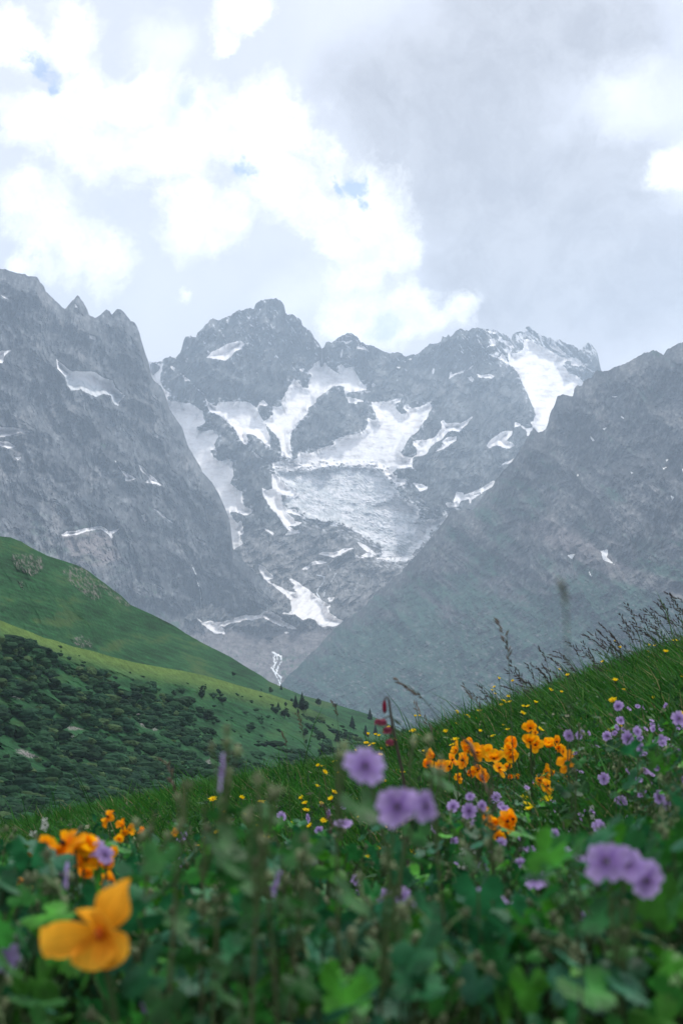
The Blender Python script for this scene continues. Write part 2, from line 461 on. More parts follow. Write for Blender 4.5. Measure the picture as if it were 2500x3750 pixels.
SNOWS = [
    P1([(1005, 610), (1040, 592), (1090, 640), (1000, 640)]),
    P1([(275, 310), (325, 335), (295, 345)]), P1([(345, 355), (400, 400), (450, 440), (400, 435), (370, 395)]), P1([(470, 470), (520, 515), (560, 550), (500, 510)]),
    P1([(575, 245), (620, 200), (700, 160), (760, 125), (850, 105), (890, 130), (850, 180), (820, 190), (780, 230), (730, 270), (660, 260)]),
    P1([(1335, 340), (1385, 330), (1360, 365)]), P1([(1260, 305), (1330, 370), (1300, 355)]),
    P1([(940, 1005), (990, 1040), (1030, 1075), (990, 1065)]), P1([(1010, 1110), (1050, 1140), (1040, 1145)]),
    P2([(25, 1430), (60, 1445), (105, 1430), (105, 1300), (150, 1320), (180, 1370), (300, 1440), (300, 1500), (180, 1480), (190, 1540), (230, 1600), (290, 1600), (370, 1670), (310, 1650), (230, 1630), (300, 1700), (360, 1710), (300, 1740), (240, 1740), (330, 1795), (260, 1800), (200, 1730), (150, 1650), (90, 1590), (50, 1520), (20, 1460)]),
    P2([(615, 215), (700, 170), (780, 190), (770, 220), (700, 250), (690, 230), (640, 230)]), P2([(810, 240), (890, 290), (900, 310), (850, 290), (800, 280)]),
    P2([(700, 670), (770, 690), (880, 720), (800, 720), (800, 740), (740, 735)]), P2([(930, 560), (950, 580), (930, 600), (918, 595)]), P2([(1000, 415), (1040, 425), (1030, 432)]), P2([(1120, 432), (1155, 435), (1140, 450)]),
    P2([(1255, 1385), (1300, 1388), (1382, 1415), (1370, 1435), (1310, 1455)]), P2([(1160, 365), (1210, 400), (1190, 395)]), P2([(1225, 370), (1270, 345), (1240, 375)]),
    P2([(660, 320), (680, 280), (690, 300), (670, 360)]), P2([(680, 790), (740, 830), (720, 825)]), P2([(1420, 440), (1440, 450), (1420, 490)]),
    P3([(-90, 1150), (0, 1145), (90, 1125), (150, 1040), (140, 985), (165, 985), (180, 1005), (240, 1005), (310, 1005), (400, 955), (370, 1000), (290, 1080), (240, 1070), (200, 1080), (150, 1140), (100, 1165), (60, 1200), (20, 1260), (0, 1275), (-60, 1280), (-50, 1230), (-85, 1180)]),
    P3([(270, 1115), (265, 1150), (180, 1210), (95, 1245), (130, 1205), (170, 1170), (140, 1160), (200, 1120)]),
    P3([(745, 990), (780, 1010), (850, 1050), (900, 1040), (890, 1060), (860, 1110), (845, 1120), (850, 1080), (835, 1060), (790, 1030), (745, 1040)]),
    P3([(730, 1068), (715, 1110), (680, 1150), (730, 1170), (755, 1195), (680, 1220), (640, 1205), (600, 1185), (540, 1212), (515, 1195), (540, 1150), (570, 1125), (620, 1095), (650, 1075)]),
    P3([(742, 1298), (720, 1335), (660, 1350), (615, 1365), (660, 1330), (700, 1315)]),
    P3([(588, 1472), (575, 1510), (520, 1560), (440, 1580), (390, 1595), (440, 1590), (485, 1580), (410, 1625), (380, 1665), (365, 1635), (300, 1650), (290, 1690), (210, 1705), (175, 1665), (240, 1655), (260, 1600), (270, 1570), (320, 1575), (330, 1595), (400, 1570), (470, 1540), (550, 1490)]),
    P3([(535, 315), (580, 310), (590, 370), (520, 385), (560, 350)]), P3([(465, 225), (600, 240), (607, 262), (590, 280), (540, 262), (500, 250)]),
    P3([(660, 330), (700, 335), (750, 390), (700, 385), (670, 360)]), P3([(650, 430), (700, 520), (670, 515), (600, 470), (510, 435), (560, 440), (620, 470)]),
    P3([(210, 640), (220, 575), (240, 600), (330, 575), (330, 595), (260, 615)]), P3([(345, 580), (400, 530), (410, 540), (360, 580)]), P3([(350, 630), (390, 625), (410, 650), (400, 675)]),
    P3([(435, 605), (480, 610), (540, 600), (580, 620), (560, 640), (520, 635), (450, 630)]), P3([(1020, 310), (1050, 320), (1120, 400), (1200, 460), (1130, 440), (1060, 400), (1030, 380)]),
    P3([(1255, 460), (1320, 540), (1400, 585), (1380, 590), (1290, 520)]), P3([(935, 275), (1000, 305), (1010, 330), (950, 295)]), P3([(65, 600), (75, 560), (90, 575)]),
    P4([(255, 150), (300, 175), (350, 178), (400, 205), (440, 230), (490, 240), (460, 250), (470, 290), (430, 285), (390, 260), (350, 245), (385, 280), (330, 240), (270, 190)]),
    P4([(425, 145), (470, 165), (510, 190), (540, 225), (585, 265), (540, 250), (500, 235), (450, 200), (430, 180)]),
    P4([(550, 150), (600, 170), (640, 215), (670, 235), (685, 265), (640, 275), (650, 295), (700, 320), (750, 345), (800, 370), (860, 380), (830, 340), (850, 320), (800, 275), (820, 262), (880, 300), (930, 335), (990, 375), (1030, 410), (1080, 450), (1140, 480), (1145, 500), (1120, 510), (1140, 550), (1200, 590), (1250, 615), (1220, 640), (1170, 660), (1120, 655), (1070, 665), (1040, 640), (1010, 600), (970, 590), (910, 610), (890, 590), (850, 560), (800, 565), (750, 555), (740, 540), (800, 545), (820, 530), (818, 460), (800, 430), (760, 390), (700, 350), (650, 305), (600, 270), (570, 220), (555, 185)]),
    P4([(50, 590), (100, 625), (160, 608), (200, 620), (250, 625), (300, 605), (350, 605), (355, 585), (400, 575), (450, 562), (530, 572), (570, 560), (585, 545), (570, 510), (600, 530), (660, 540), (720, 570), (745, 585), (735, 605), (790, 630), (830, 650), (885, 685), (830, 680), (790, 675), (770, 655), (750, 665), (700, 640), (650, 620), (600, 590), (540, 595), (490, 612), (450, 600), (400, 620), (330, 635), (290, 650), (250, 660), (270, 685), (280, 720), (240, 720), (190, 715), (130, 670), (90, 640)]),
    P4([(1045, 65), (1080, 45), (1140, 50), (1200, 45), (1260, 15), (1330, 15), (1270, 45), (1220, 75), (1170, 90), (1100, 80)]),
    P4([(905, 190), (950, 160), (1000, 130), (1060, 118), (1110, 128), (1130, 130), (1060, 145), (1000, 155), (950, 195)]),
    P4([(1118, 425), (1172, 420), (1165, 440), (1140, 468)]), P4([(1305, 95), (1350, 75), (1420, 95), (1370, 97)]), P4([(1395, 80), (1440, 50), (1490, 60), (1500, 85), (1430, 92)]),
    C_([(530, 335), (575, 360), (570, 370), (535, 350)]), C_([(625, 375), (650, 350), (700, 345), (710, 358), (660, 368)]),
    P4([(755, 705), (785, 700), (805, 712), (780, 720)]),
    C_([(1492, 262), (1460, 300), (1380, 340), (1355, 395), (1280, 445), (1270, 485), (1190, 502), (1100, 492), (1200, 470), (1210, 440), (1180, 430), (1280, 400), (1220, 380), (1300, 360), (1310, 330), (1250, 310), (1210, 295), (1300, 300), (1350, 290), (1430, 286)]),
    C_([(1205, 130), (1180, 180), (1110, 200), (1060, 215), (1100, 245), (1200, 250), (1290, 265), (1335, 290), (1325, 225), (1270, 195), (1235, 175)]),
    C_([(1000, 400), (1050, 420), (1100, 460), (1140, 470), (1100, 475), (1050, 450)]),
]
SNOWS_LEFT = [
    A_([(260, 520), (300, 555), (330, 575), (400, 578), (440, 578), (470, 605), (520, 620), (530, 650), (575, 690), (550, 715), (545, 740), (520, 720), (510, 690), (480, 680), (440, 695), (410, 680), (370, 660), (330, 665), (310, 640), (300, 600), (265, 565)]),
    A_([(-40, 485), (50, 480), (20, 510), (15, 540), (-40, 530)]), A_([(-40, 830), (60, 835), (150, 855), (90, 858), (40, 875), (-40, 885)]), A_([(-40, 895), (40, 900), (80, 925), (40, 932), (-40, 905)]), A_([(65, 970), (100, 970), (85, 987)]),
    A_([(410, 410), (445, 420), (440, 430), (415, 428)]), A_([(525, 980), (560, 1030), (625, 1070), (600, 1080), (570, 1083), (580, 1060), (545, 1020)]),
    A_([(635, 1003), (660, 1018), (680, 1045), (700, 1058), (742, 1100), (700, 1092), (665, 1087), (690, 1068), (650, 1037)]),
    D_([(282, 72), (310, 58), (350, 55), (400, 42), (460, 33), (480, 38), (500, 58), (560, 42), (530, 62), (515, 67), (520, 97), (490, 62), (460, 47), (400, 57), (360, 72), (285, 82)]),
    P1([(490, 1733), (560, 1760), (567, 1775), (520, 1762)]), A_([(5, 225), (40, 245), (20, 240)]), A_([(345, 268), (358, 282), (345, 285)]), D_([(708, 300), (750, 322), (745, 325)]), D_([(900, 90), (945, 112), (940, 116)]),
    P1([(140, 1480), (180, 1500), (300, 1605), (200, 1540)]), P1([(40, 1540), (70, 1530), (75, 1570), (98, 1580), (65, 1592)]),
]
SNOWS_RIGHT = [
    B_([(1138, 622), (1162, 640), (1152, 648)]), B_([(1193, 586), (1217, 585), (1205, 597)]), B_([(1268, 518), (1302, 545), (1285, 540)]), B_([(1473, 770), (1492, 765), (1478, 778)]), B_([(1323, 783), (1342, 793), (1330, 797)]),
    B_([(1510, 898), (1527, 903), (1518, 917)]), B_([(1485, 728), (1500, 733), (1492, 742)]), B_([(1080, 800), (1090, 797), (1080, 822)]),
    W_([(1378, 1265), (1396, 1262), (1393, 1280), (1411, 1297), (1384, 1286)]), W_([(1300, 1275), (1321, 1272), (1312, 1286)]), W_([(1349, 1307), (1360, 1328), (1354, 1322)]), B_([(1240, 440), (1265, 441), (1250, 447)]), B_([(1562, 770), (1590, 785), (1568, 795)]),
]


def snow_mat():
    m = bpy.data.materials.new("snow")
    m.use_nodes = True
    m.node_tree.nodes.clear()
    T = NT(m.node_tree)
    col = T.node('ShaderNodeAttribute', attribute_name='tone').outputs['Color']
    geo = T.node('ShaderNodeNewGeometry').outputs['Position']
    n = T.noise(geo, 0.03, 6.0, 0.6)
    c = T.mix(T.smooth(n, 0.45, 0.75, 0.0, 0.35), col, (0.50, 0.44, 0.40))
    b = T.node('ShaderNodeBsdfPrincipled')
    T.put(b.inputs['Base Color'], c)
    b.inputs['Roughness'].default_value = 0.7
    b.inputs['Specular IOR Level'].default_value = 0.2
    bp = T.node('ShaderNodeBump')
    bp.inputs['Strength'].default_value = 0.35
    bp.inputs['Distance'].default_value = 6.0
    T.put(bp.inputs['Height'], n)
    T.put(b.inputs['Normal'], bp.outputs[0])
    o = T.node('ShaderNodeOutputMaterial')
    T.l.new(b.outputs[0], o.inputs[0])
    return m


M_ROCK = terrain_mat("weathered_rock", 0.02, 0.7, 0.5)
M_SNOW = snow_mat()


def water_mat():
    m = bpy.data.materials.new("white_water")
    m.use_nodes = True
    b = m.node_tree.nodes['Principled BSDF']
    b.inputs['Base Color'].default_value = (0.72, 0.76, 0.80, 1)
    b.inputs['Roughness'].default_value = 0.45
    return m


M_WATER = water_mat()


def grid_layer(ridge, bottom, x0, x1, step, jag, seed):
    f = ridge_fn(ridge, jag, seed)
    xs = np.arange(x0, x1 + step, step, float)
    top = f(xs)
    bot = bottom(xs) if callable(bottom) else np.full(xs.shape, float(bottom))
    n = int(np.max(bot - top) / step)
    t = np.linspace(0, 1, n)[:, None]
    PX = np.repeat(xs[None, :], n, 0)
    PY = top + (np.maximum(bot, top + 10) - top) * t
    return PX, PY


def quads(nr, nc):
    i = np.arange(nr * nc).reshape(nr, nc)
    return np.stack([i[:-1, :-1], i[1:, :-1], i[1:, 1:], i[:-1, 1:]], -1).reshape(-1, 4)


MS, HS = 1.45, 0.70      # distances of the mountains and of the green hill


def finish_layer(name, PX, PY, depth, tone, mat, back=900.0, smooth=False, scl=MS):
    X, Y, Z = at(PX, PY, depth * scl)
    V = np.stack([X, Y, Z], -1)
    # the far side of the ridge, so that the mountain is solid
    rows = []
    top = V[0]
    k = np.arange(1, 13)
    ss = back * (k / 12.0) ** 1.5
    for s in ss[::-1]:
        r = top.copy()
        r[:, 1] += s
        r[:, 2] -= 0.9 * s + 4 + 12 * np.abs(fbm(top[:, 0] / 130.0, top[:, 0] * 0 + s / 100.0, 3, 5))
        rows.append(r)
    full = np.concatenate([np.stack(rows), V], 0)
    tt = np.concatenate([np.repeat(tone[:1], 12, 0), tone], 0)
    o = np_mesh(name, full.reshape(-1, 3), quads(full.shape[0], full.shape[1]), smooth, tt.reshape(-1, 3), mat)
    tag(o, kind='structure')
    return o, V


def cover(name, PX, PY, depth, fld, tone, mat, lift=5.0, cap=14.0, smooth=True, label=None):
    """a body of snow, ice or water lying on the rock: its surface dives under the rock where the field turns negative"""
    nr, nc = PX.shape
    q = quads(nr, nc)
    f = fld.ravel()
    keep = f[q].max(1) > -2.2
    q = q[keep]
    if len(q) == 0:
        return None
    off = np.clip(f * lift * 0.45, -6.0, cap * 0.6)
    d = depth.ravel() - off
    X, Y, Z = at(PX.ravel(), PY.ravel(), d * MS)
    used, inv = np.unique(q, return_inverse=True)
    V = np.stack([X[used], Y[used], Z[used]], -1)
    o = np_mesh(name, V, inv.reshape(q.shape), smooth, tone.reshape(-1, 3)[used], mat)
    tag(o, label, kind='structure')
    return o


def mixc(a, b, t):
    return a + (np.asarray(b) - a) * t[..., None]


def rough_edge(PX, PY, f, amp, seed):
    return f + amp * fbm(PX / 16.0, PY / 16.0, 4, seed, 0.6)


# ---- middle wall
def build_cirque():
    PX, PY = grid_layer(RIDGE_CIRQUE, 2640.0, 470, 2260, 3.0, 8.0, 3)
    big = fbm(PX / 240, PY / 240, 3, 91)
    base = D_CIRQUE(PX, PY)
    gl = {k: rough_edge(PX, PY, sdf(PX, PY, p, 50), 5, 7) for k, p in GLACIERS.items()}
    gl['basin'] = gl['basin'] + 26 * (fbm(PX / 40, PY / 12, 4, 17, .6) - .05) * sstep(PY, 1665, 1700) * sstep(-PX, -1480, -1400)
    gmax = np.maximum.reduce(list(gl.values()))
    ice = sdf(PX, PY, ICEFALL, 60)
    sn = [rough_edge(PX, PY, sdf(PX, PY, p, 30), 4.0, 11 + i) for i, p in enumerate(SNOWS)]
    smax = np.maximum.reduce(sn)
    under = np.maximum.reduce([gmax, smax])
    # buttresses: the rock rises off the glaciers
    rise = sstep(-np.maximum(gmax, ice), 3, 48) * 60.0
    u, v = rot(PX, PY, 25, 1, 1)
    wx = 40 * fbm(PX / 130, PY / 130, 3, 21); wy = 40 * fbm(PX / 130, PY / 130, 3, 22)
    r1 = ridged((u + wx) / 120, (v + wy) / 260, 6, 31, 0.55)
    r2 = ridged((PX + PY * 0.55 + wx) / 70, (PY - PX * .3 + wy) / 150, 5, 37, 0.6)
    slab = sstep(PY, 1880, 2020) * sstep(-PY, -2300, -2180)
    r3 = ridged((PX * 0.35 + PY + wx * .5) / 34, (PX - PY * .35) / 120, 4, 41, 0.6)
    low = sstep(PY, 2260, 2330)
    rough = (1 - 0.90 * sstep(under, -5, 26)) * (1 - 0.75 * low)
    tr = terrace((PY * .9 - PX * .42 + 1.6 * wx + 30 * fbm(PX / 45, PY / 45, 3, 43)) / 78) * 70 * sstep(fbm(PX / 160, PY / 160, 2, 44), -.35, .3)
    tr2 = terrace((PX * .8 + PY * .5 + 1.4 * wy + 24 * fbm(PX / 40, PY / 40, 3, 45)) / 62) * 55 * sstep(fbm(PX / 140, PY / 140, 2, 46), -.3, .3)
    relief = r1 * 210 + r2 * 105 * (1 - slab * .5) + r3 * 42 * (0.25 + slab) + (tr + tr2) * (1 - .6 * slab)
    relief = 95 + (relief - 95) * rough
    # crevassed icefall: broken steps
    cu, cv = rot(PX, PY, 12, 1, 1)
    crev = ridged((cu + 14 * fbm(PX / 40, PY / 40, 2, 51)) / 60, (cv + 26 * fbm(PX / 60, PY / 60, 3, 52)) / 11, 4, 53, 0.6)
    im = sstep(ice, -4, 14)
    relief = relief * (1 - im * .8) + im * (crev * 13 + 20 * fbm(PX / 50, PY / 26, 4, 98, .6) + 72)
    gcrev = sstep(gmax, 2, 16) * (ridged(PX / 70, (PY + 10 * fbm(PX / 30, PY / 30, 2, 57)) / 20, 3, 58, 0.6) * 9 + fbm(PX / 60, PY / 60, 3, 59) * 14)
    depth = base - rise - relief - gcrev
    # rock colour: grey with warm and green bands
    n1 = fbm(PX / 90, PY / 150, 5, 61); n2 = fbm(PX / 16 + PY / 30, PY / 34 - PX / 60, 4, 62, 0.65)
    n3 = fbm((PX * .9 + PY * .5) / 9, (PY - PX * .5) / 34, 3, 63, 0.6)
    k = np.clip(np.exp(1.4 * n1 + 1.3 * n2 + 1.2 * n3), 0.18, 3.2)
    tone = np.array([0.078, 0.085, 0.088]) * k[..., None]
    tone = mixc(tone, (0.15, 0.14, 0.13), sstep(n1, .1, .5) * .5)
    tone = mixc(tone, np.array([0.185, 0.178, 0.175]) * np.clip(1 + 1.1 * n2 + 1.1 * n3, .3, 2)[..., None], slab * 0.75)
    scree = np.array([0.165, 0.155, 0.158]) * np.clip(1 + .35 * n2 + .25 * n3, .5, 1.6)[..., None]
    tone = mixc(tone, 1, low * 0) * (1 - low[..., None]) + scree * low[..., None]
    # boulders, bushes beside the stream
    veg = sstep(fbm(PX / 34, PY / 22, 4, 71), 0.12, 0.28) * sstep(PY, 2380, 2430) * sstep(-np.abs(PX - 1075) , -85, -25)
    veg = np.maximum(veg, 0.8 * sstep(fbm(PX / 12, PY / 9, 3, 72), 0.25, 0.4) * sstep(PY, 2350, 2400))
    tone = mixc(tone, (0.045, 0.105, 0.06), veg)
    # cave mouth in the dirty ice, a recess with its inner darkness painted on
    cave = sstep(-np.hypot((PX - 985) / 13, (PY - 2339) / 5.5), -1.25, -.8)
    depth = depth + cave * 40
    tone = mixc(tone, (0.01, 0.015, 0.02), cave)
    # thin snow in gullies high on the wall
    hi = sstep(-PY, -1480, -1230)
    east = sstep(PX, 1700, 1900) * sstep(-PY, -1420, -1280)
    st = ridged((PX - PY * .75) / 26, (PY + PX * .7) / 95, 4, 81, 0.6)
    fleck = sstep(st + 0.28 * fbm(PX / 30, PY / 24, 3, 82) - 1.04 + 0.24 * hi + 0.20 * east, 0, 0.06)
    fleck = fleck * sstep(-PY, -1800, -1550)
    low_ice = sstep(ice, -70, 0) * sstep(fbm((PX + PY * .4) / 30, (PY - PX * .4) / 7, 4, 93), .08, .22) * sstep(PY, 1780, 1860) * (PX > 1100)
    low_ice = np.maximum(low_ice, sstep(ridged((PX + .9 * PY) / 160, (PY - .75 * PX) / 20, 3, 99, .6) + .3 * fbm(PX / 40, PY / 40, 3, 100) - 1.0, 0, .08) * sstep(PY, 1780, 1900) * sstep(-PY, -2230, -2100) * sstep(PX, 1000, 1150))
    near = sstep(gmax, -26, 0) * sstep(fbm(PX / 14, PY / 10, 3, 83), .12, .3)
    tone = mixc(tone, (0.66, 0.67, 0.70), np.clip(fleck + near * .9 * (PY < 1900) + low_ice * .85, 0, 1))
    pillar, V = finish_layer("mountain", PX, PY, depth, tone, M_ROCK)
    tag(pillar, "grey rock wall with the highest summits above the glacier basin")
    white = np.ones(PX.shape + (3,)) * np.array([0.93, 0.91, 0.905])
    dirty = sstep(fbm(PX / 60, PY / 16, 4, 84), -.05, .4)
    names = {'west': 'narrow glacier falling between the left wall and a dark buttress', 'middle': 'bright snow glacier above the dark diagonal buttress', 'steep': 'steep fluted glacier falling from the central col',
             'basin': 'broad glacier basin in the middle of the mountain wall', 'east': 'high pale glacier below the jagged right summit'}
    cut = ridged(PX / 50 + .2 * perlin(PX / 20, PY / 20, 3), (PY - .18 * PX) / 12, 3, 87, .6)
    for k, f in gl.items():
        amt = {'west': .22, 'middle': .25, 'steep': .3, 'basin': .55, 'east': .5}[k]
        t = mixc(white, (0.50, 0.45, 0.42), dirty * amt)
        t = mixc(t, (0.36, 0.39, 0.42), sstep(cut, .62, .8) * amt * sstep(dirty, 0.1, .6))
        cover("glacier", PX, PY, depth, f, t, M_SNOW, 4.0, 12.0, True, names[k])
    inn = sstep(ice, 0, 40)
    leftness = sstep(-PX, -1500, -1150)
    mixn = .8 * crev + .95 * fbm((PX + PY * .3) / 70, (PY - PX * .25) / 26, 5, 88, .6) + .30 + .5 * fbm((PX + .5 * PY) / 12, (PY - .5 * PX) / 5, 3, 97, .7) + 0.16 * (1 - leftness) - .1
    t = mixc(np.ones(PX.shape + (3,)) * np.array([0.46, 0.485, 0.50]) * np.clip(1 + .6 * n2, .5, 1.6)[..., None], (0.80, 0.79, 0.80), sstep(mixn, .58, .95))
    t = mixc(t, (0.20, 0.22, 0.24), sstep(-crev, -.34, -.12) * .35)
    cover("glacier", PX, PY, depth, rough_edge(PX, PY, ice + 2, 24, 5), t, M_SNOW, 3.0, 8.0, False, "grey crevassed icefall below the glacier basin")
    for i, f in enumerate(sn):
        if i == 44 or i == 45: pass
        t = mixc(white * 0.97, (0.50, 0.46, 0.43), sstep(fbm((PX - PY) / 60, (PX + PY) / 10, 4, 89), -.1, .4) * .55 * sstep(PY, 2000, 2200))
        cover("snow_patch", PX, PY, depth, f, t, M_SNOW, 3.0, 8.0)
    # meltwater
    wob = 9 * fbm(PX / 9, PY / 9, 3, 95)
    s1 = line_dist(PX + wob, PY, P4([(668, 868), (700, 885), (735, 905), (740, 950), (715, 985), (700, 1040), (735, 1075), (735, 1110), (722, 1145)]))
    s2 = line_dist(PX - wob, PY, P4([(668, 868), (690, 890), (678, 935), (690, 965), (660, 1000), (685, 1030), (700, 1060), (720, 1100), (722, 1145)]))
    s3 = line_dist(PX + wob * .7, PY, P4([(700, 885), (705, 930), (690, 970), (672, 1010), (690, 1050)]))
    sf = np.maximum.reduce([2.5 - s1, 2.2 - s2, 1.8 - s3]) + 1.4 * fbm(PX / 7, PY / 7, 2, 96)
    cover("stream", PX, PY, depth, sf, white, M_WATER, 2.0, 3.0, True, "white braided mountain stream running down the scree")
    for ln, wd in ((P4([(1030, 235), (1090, 250), (1090, 290), (1040, 350), (1030, 390), (1060, 430)]), 1.5), (P4([(1190, 220), (1140, 300), (1100, 350), (1085, 420)]), 1.3),
                   (P4([(1400, 240), (1360, 310), (1330, 380)]), 1.1), (P4([(1120, 150), (1145, 205)]), 1.0), (P4([(1475, 330), (1560, 250)]), .8)):
        f = wd - line_dist(PX + wob * .6, PY, ln)
        cover("waterfall", PX, PY, depth, f, white * .9, M_WATER, 2.0, 3.0, True)


# ---- left wall
def build_left():
    PX, PY = grid_layer(RIDGE_LEFT, lambda x: 2560 + 0 * x, -160, 1070, 3.0, 7.0, 8)
    base = D_LEFT(PX, PY)
    sn = [rough_edge(PX, PY, sdf(PX, PY, p, 30), 3.5, 111 + i) for i, p in enumerate(SNOWS_LEFT)]
    smax = np.maximum.reduce(sn)
    wx = 60 * fbm(PX / 170, PY / 170, 3, 121); wy = 60 * fbm(PX / 170, PY / 170, 3, 122)
    u, v = rot(PX + wx, PY + wy, -32, 1, 1)
    r1 = ridged(u / 170, v / 420, 6, 131, 0.55)
    r2 = ridged((PX + wx * .6 - PY * 0.1) / 48, (PY + wy) / 170, 5, 137, 0.62)
    r3 = ridged((PX - PY * .9) / 120, (PX * .7 + PY) / 40, 4, 139, 0.6)
    rough = 1 - 0.85 * sstep(smax, -6, 20)
    foot = sstep(PY - (2235 + (PX < 720) * (720 - PX) * -.28), -10, 40)
    tr = terrace((PY * .85 - PX * .55 + 1.2 * wx + 34 * fbm(PX / 50, PY / 50, 3, 143)) / 92) * 85 * sstep(fbm(PX / 180, PY / 180, 2, 144), -.35, .3)
    tr2 = terrace((PX * .9 + PY * .35 + 1.2 * wy + 30 * fbm(PX / 44, PY / 44, 3, 145)) / 70) * 70 * sstep(fbm(PX / 150, PY / 150, 2, 146), -.3, .3)
    relief = (70 + (r1 * 240 + r2 * 95 + r3 * 36 + tr + tr2 - 70) * rough) * (1 - .6 * foot)
    edge = sstep(PY - PY[0], 0, 60)
    depth = base - relief * (0.35 + 0.65 * edge) + 0.0
    n1 = fbm(PX / 120, PY / 180, 5, 161); n2 = fbm(PX / 18, PY / 26, 4, 162, 0.65)
    n3 = fbm((PX * .95 + PY * .3) / 8, (PY - PX * .4) / 36, 3, 163, 0.6)
    k = np.clip(np.exp(1.4 * n1 + 1.3 * n2 + 1.2 * n3), 0.18, 3.2)
    tone = np.array([0.082, 0.088, 0.094]) * k[..., None]
    tone = mixc(tone, np.array([0.145, 0.135, 0.128]) * np.clip(1 + n2, .5, 1.5)[..., None], sstep(n1 + .4 * n3, .05, .5) * .6)
    dark = sstep(fbm(PX / 70, PY / 90, 3, 164) + .3 * sstep(-np.hypot((PX - 800) / 130, (PY - 2180) / 90), -1.2, -.4) + .2 * sstep(-np.hypot((PX - 330) / 200, (PY - 1800) / 160), -1.2, -.4), .15, .5)
    tone = mixc(tone, (0.030, 0.038, 0.045), dark * .65)
    # scree fan below the long snow ledge, grass lower down
    fan = sstep(sdf(PX, PY, D_([(285, 80), (400, 55), (460, 48), (520, 100), (560, 190), (430, 220), (330, 180)]), 40) + 8 * n2, -6, 10)
    tone = mixc(tone, np.array([0.185, 0.165, 0.165]) * np.clip(1 + .4 * n3, .6, 1.4)[..., None], fan)
    g = sstep(fbm(PX / 60 + PY / 90, PY / 40 - PX / 60, 4, 165) + sstep(PY - .42 * PX, 1900, 2080) * .55 - .42, 0, .2) * sstep(-PX, -760, -640)
    g2 = sstep(fbm(PX / 90, PY / 30, 4, 166) - .25 + .35 * sstep(PY, 1750, 2000), 0.1, .4) * .35 * sstep(PY, 1500, 1900) * sstep(-PX, -700, -300)
    tone = mixc(tone, (0.05, 0.105, 0.062), np.clip(g * .85 + g2, 0, 1))
    st = ridged((PX - PY * .5) / 30, (PY + PX * .7) / 110, 4, 181, 0.6)
    fleck = sstep(st + .25 * fbm(PX / 24, PY / 24, 3, 182) - 1.11, 0, 0.05)
    tone = mixc(tone, (0.62, 0.63, 0.66), fleck * .8)
    o, V = finish_layer("mountain", PX, PY, depth, tone, M_ROCK)
    tag(o, "steep grey rock mountain with pinnacles on the left")
    for i, f in enumerate(sn):
        t = np.ones(PX.shape + (3,)) * np.array([0.86, 0.85, 0.86])
        if i == 0:
            cut = ridged(PX / 22, (PY - .3 * PX) / 18, 3, 187, .6)
            lower = sstep(PY - (900 + .7972 * 615) - (PX - 300) * .35, -6, 10)
            t = mixc(t, (0.42, 0.47, 0.50), lower * (.5 + .5 * sstep(cut, .5, .8)))
        cover("glacier" if i == 0 else "snow_patch", PX, PY, depth, f, t, M_SNOW, 3.0, 10.0 if i else 22.0, True, "hanging glacier on a ledge of the left mountain" if i == 0 else None)
    wob = 4 * fbm(PX / 10, PY / 14, 3, 95)
    f = 1.1 - line_dist(PX + wob, PY, P4([(5, 150), (40, 230), (65, 340), (80, 400), (85, 540), (100, 600)]))
    cover("waterfall", PX, PY, depth, f, np.ones(PX.shape + (3,)), M_WATER, 2.0, 3.0, True)


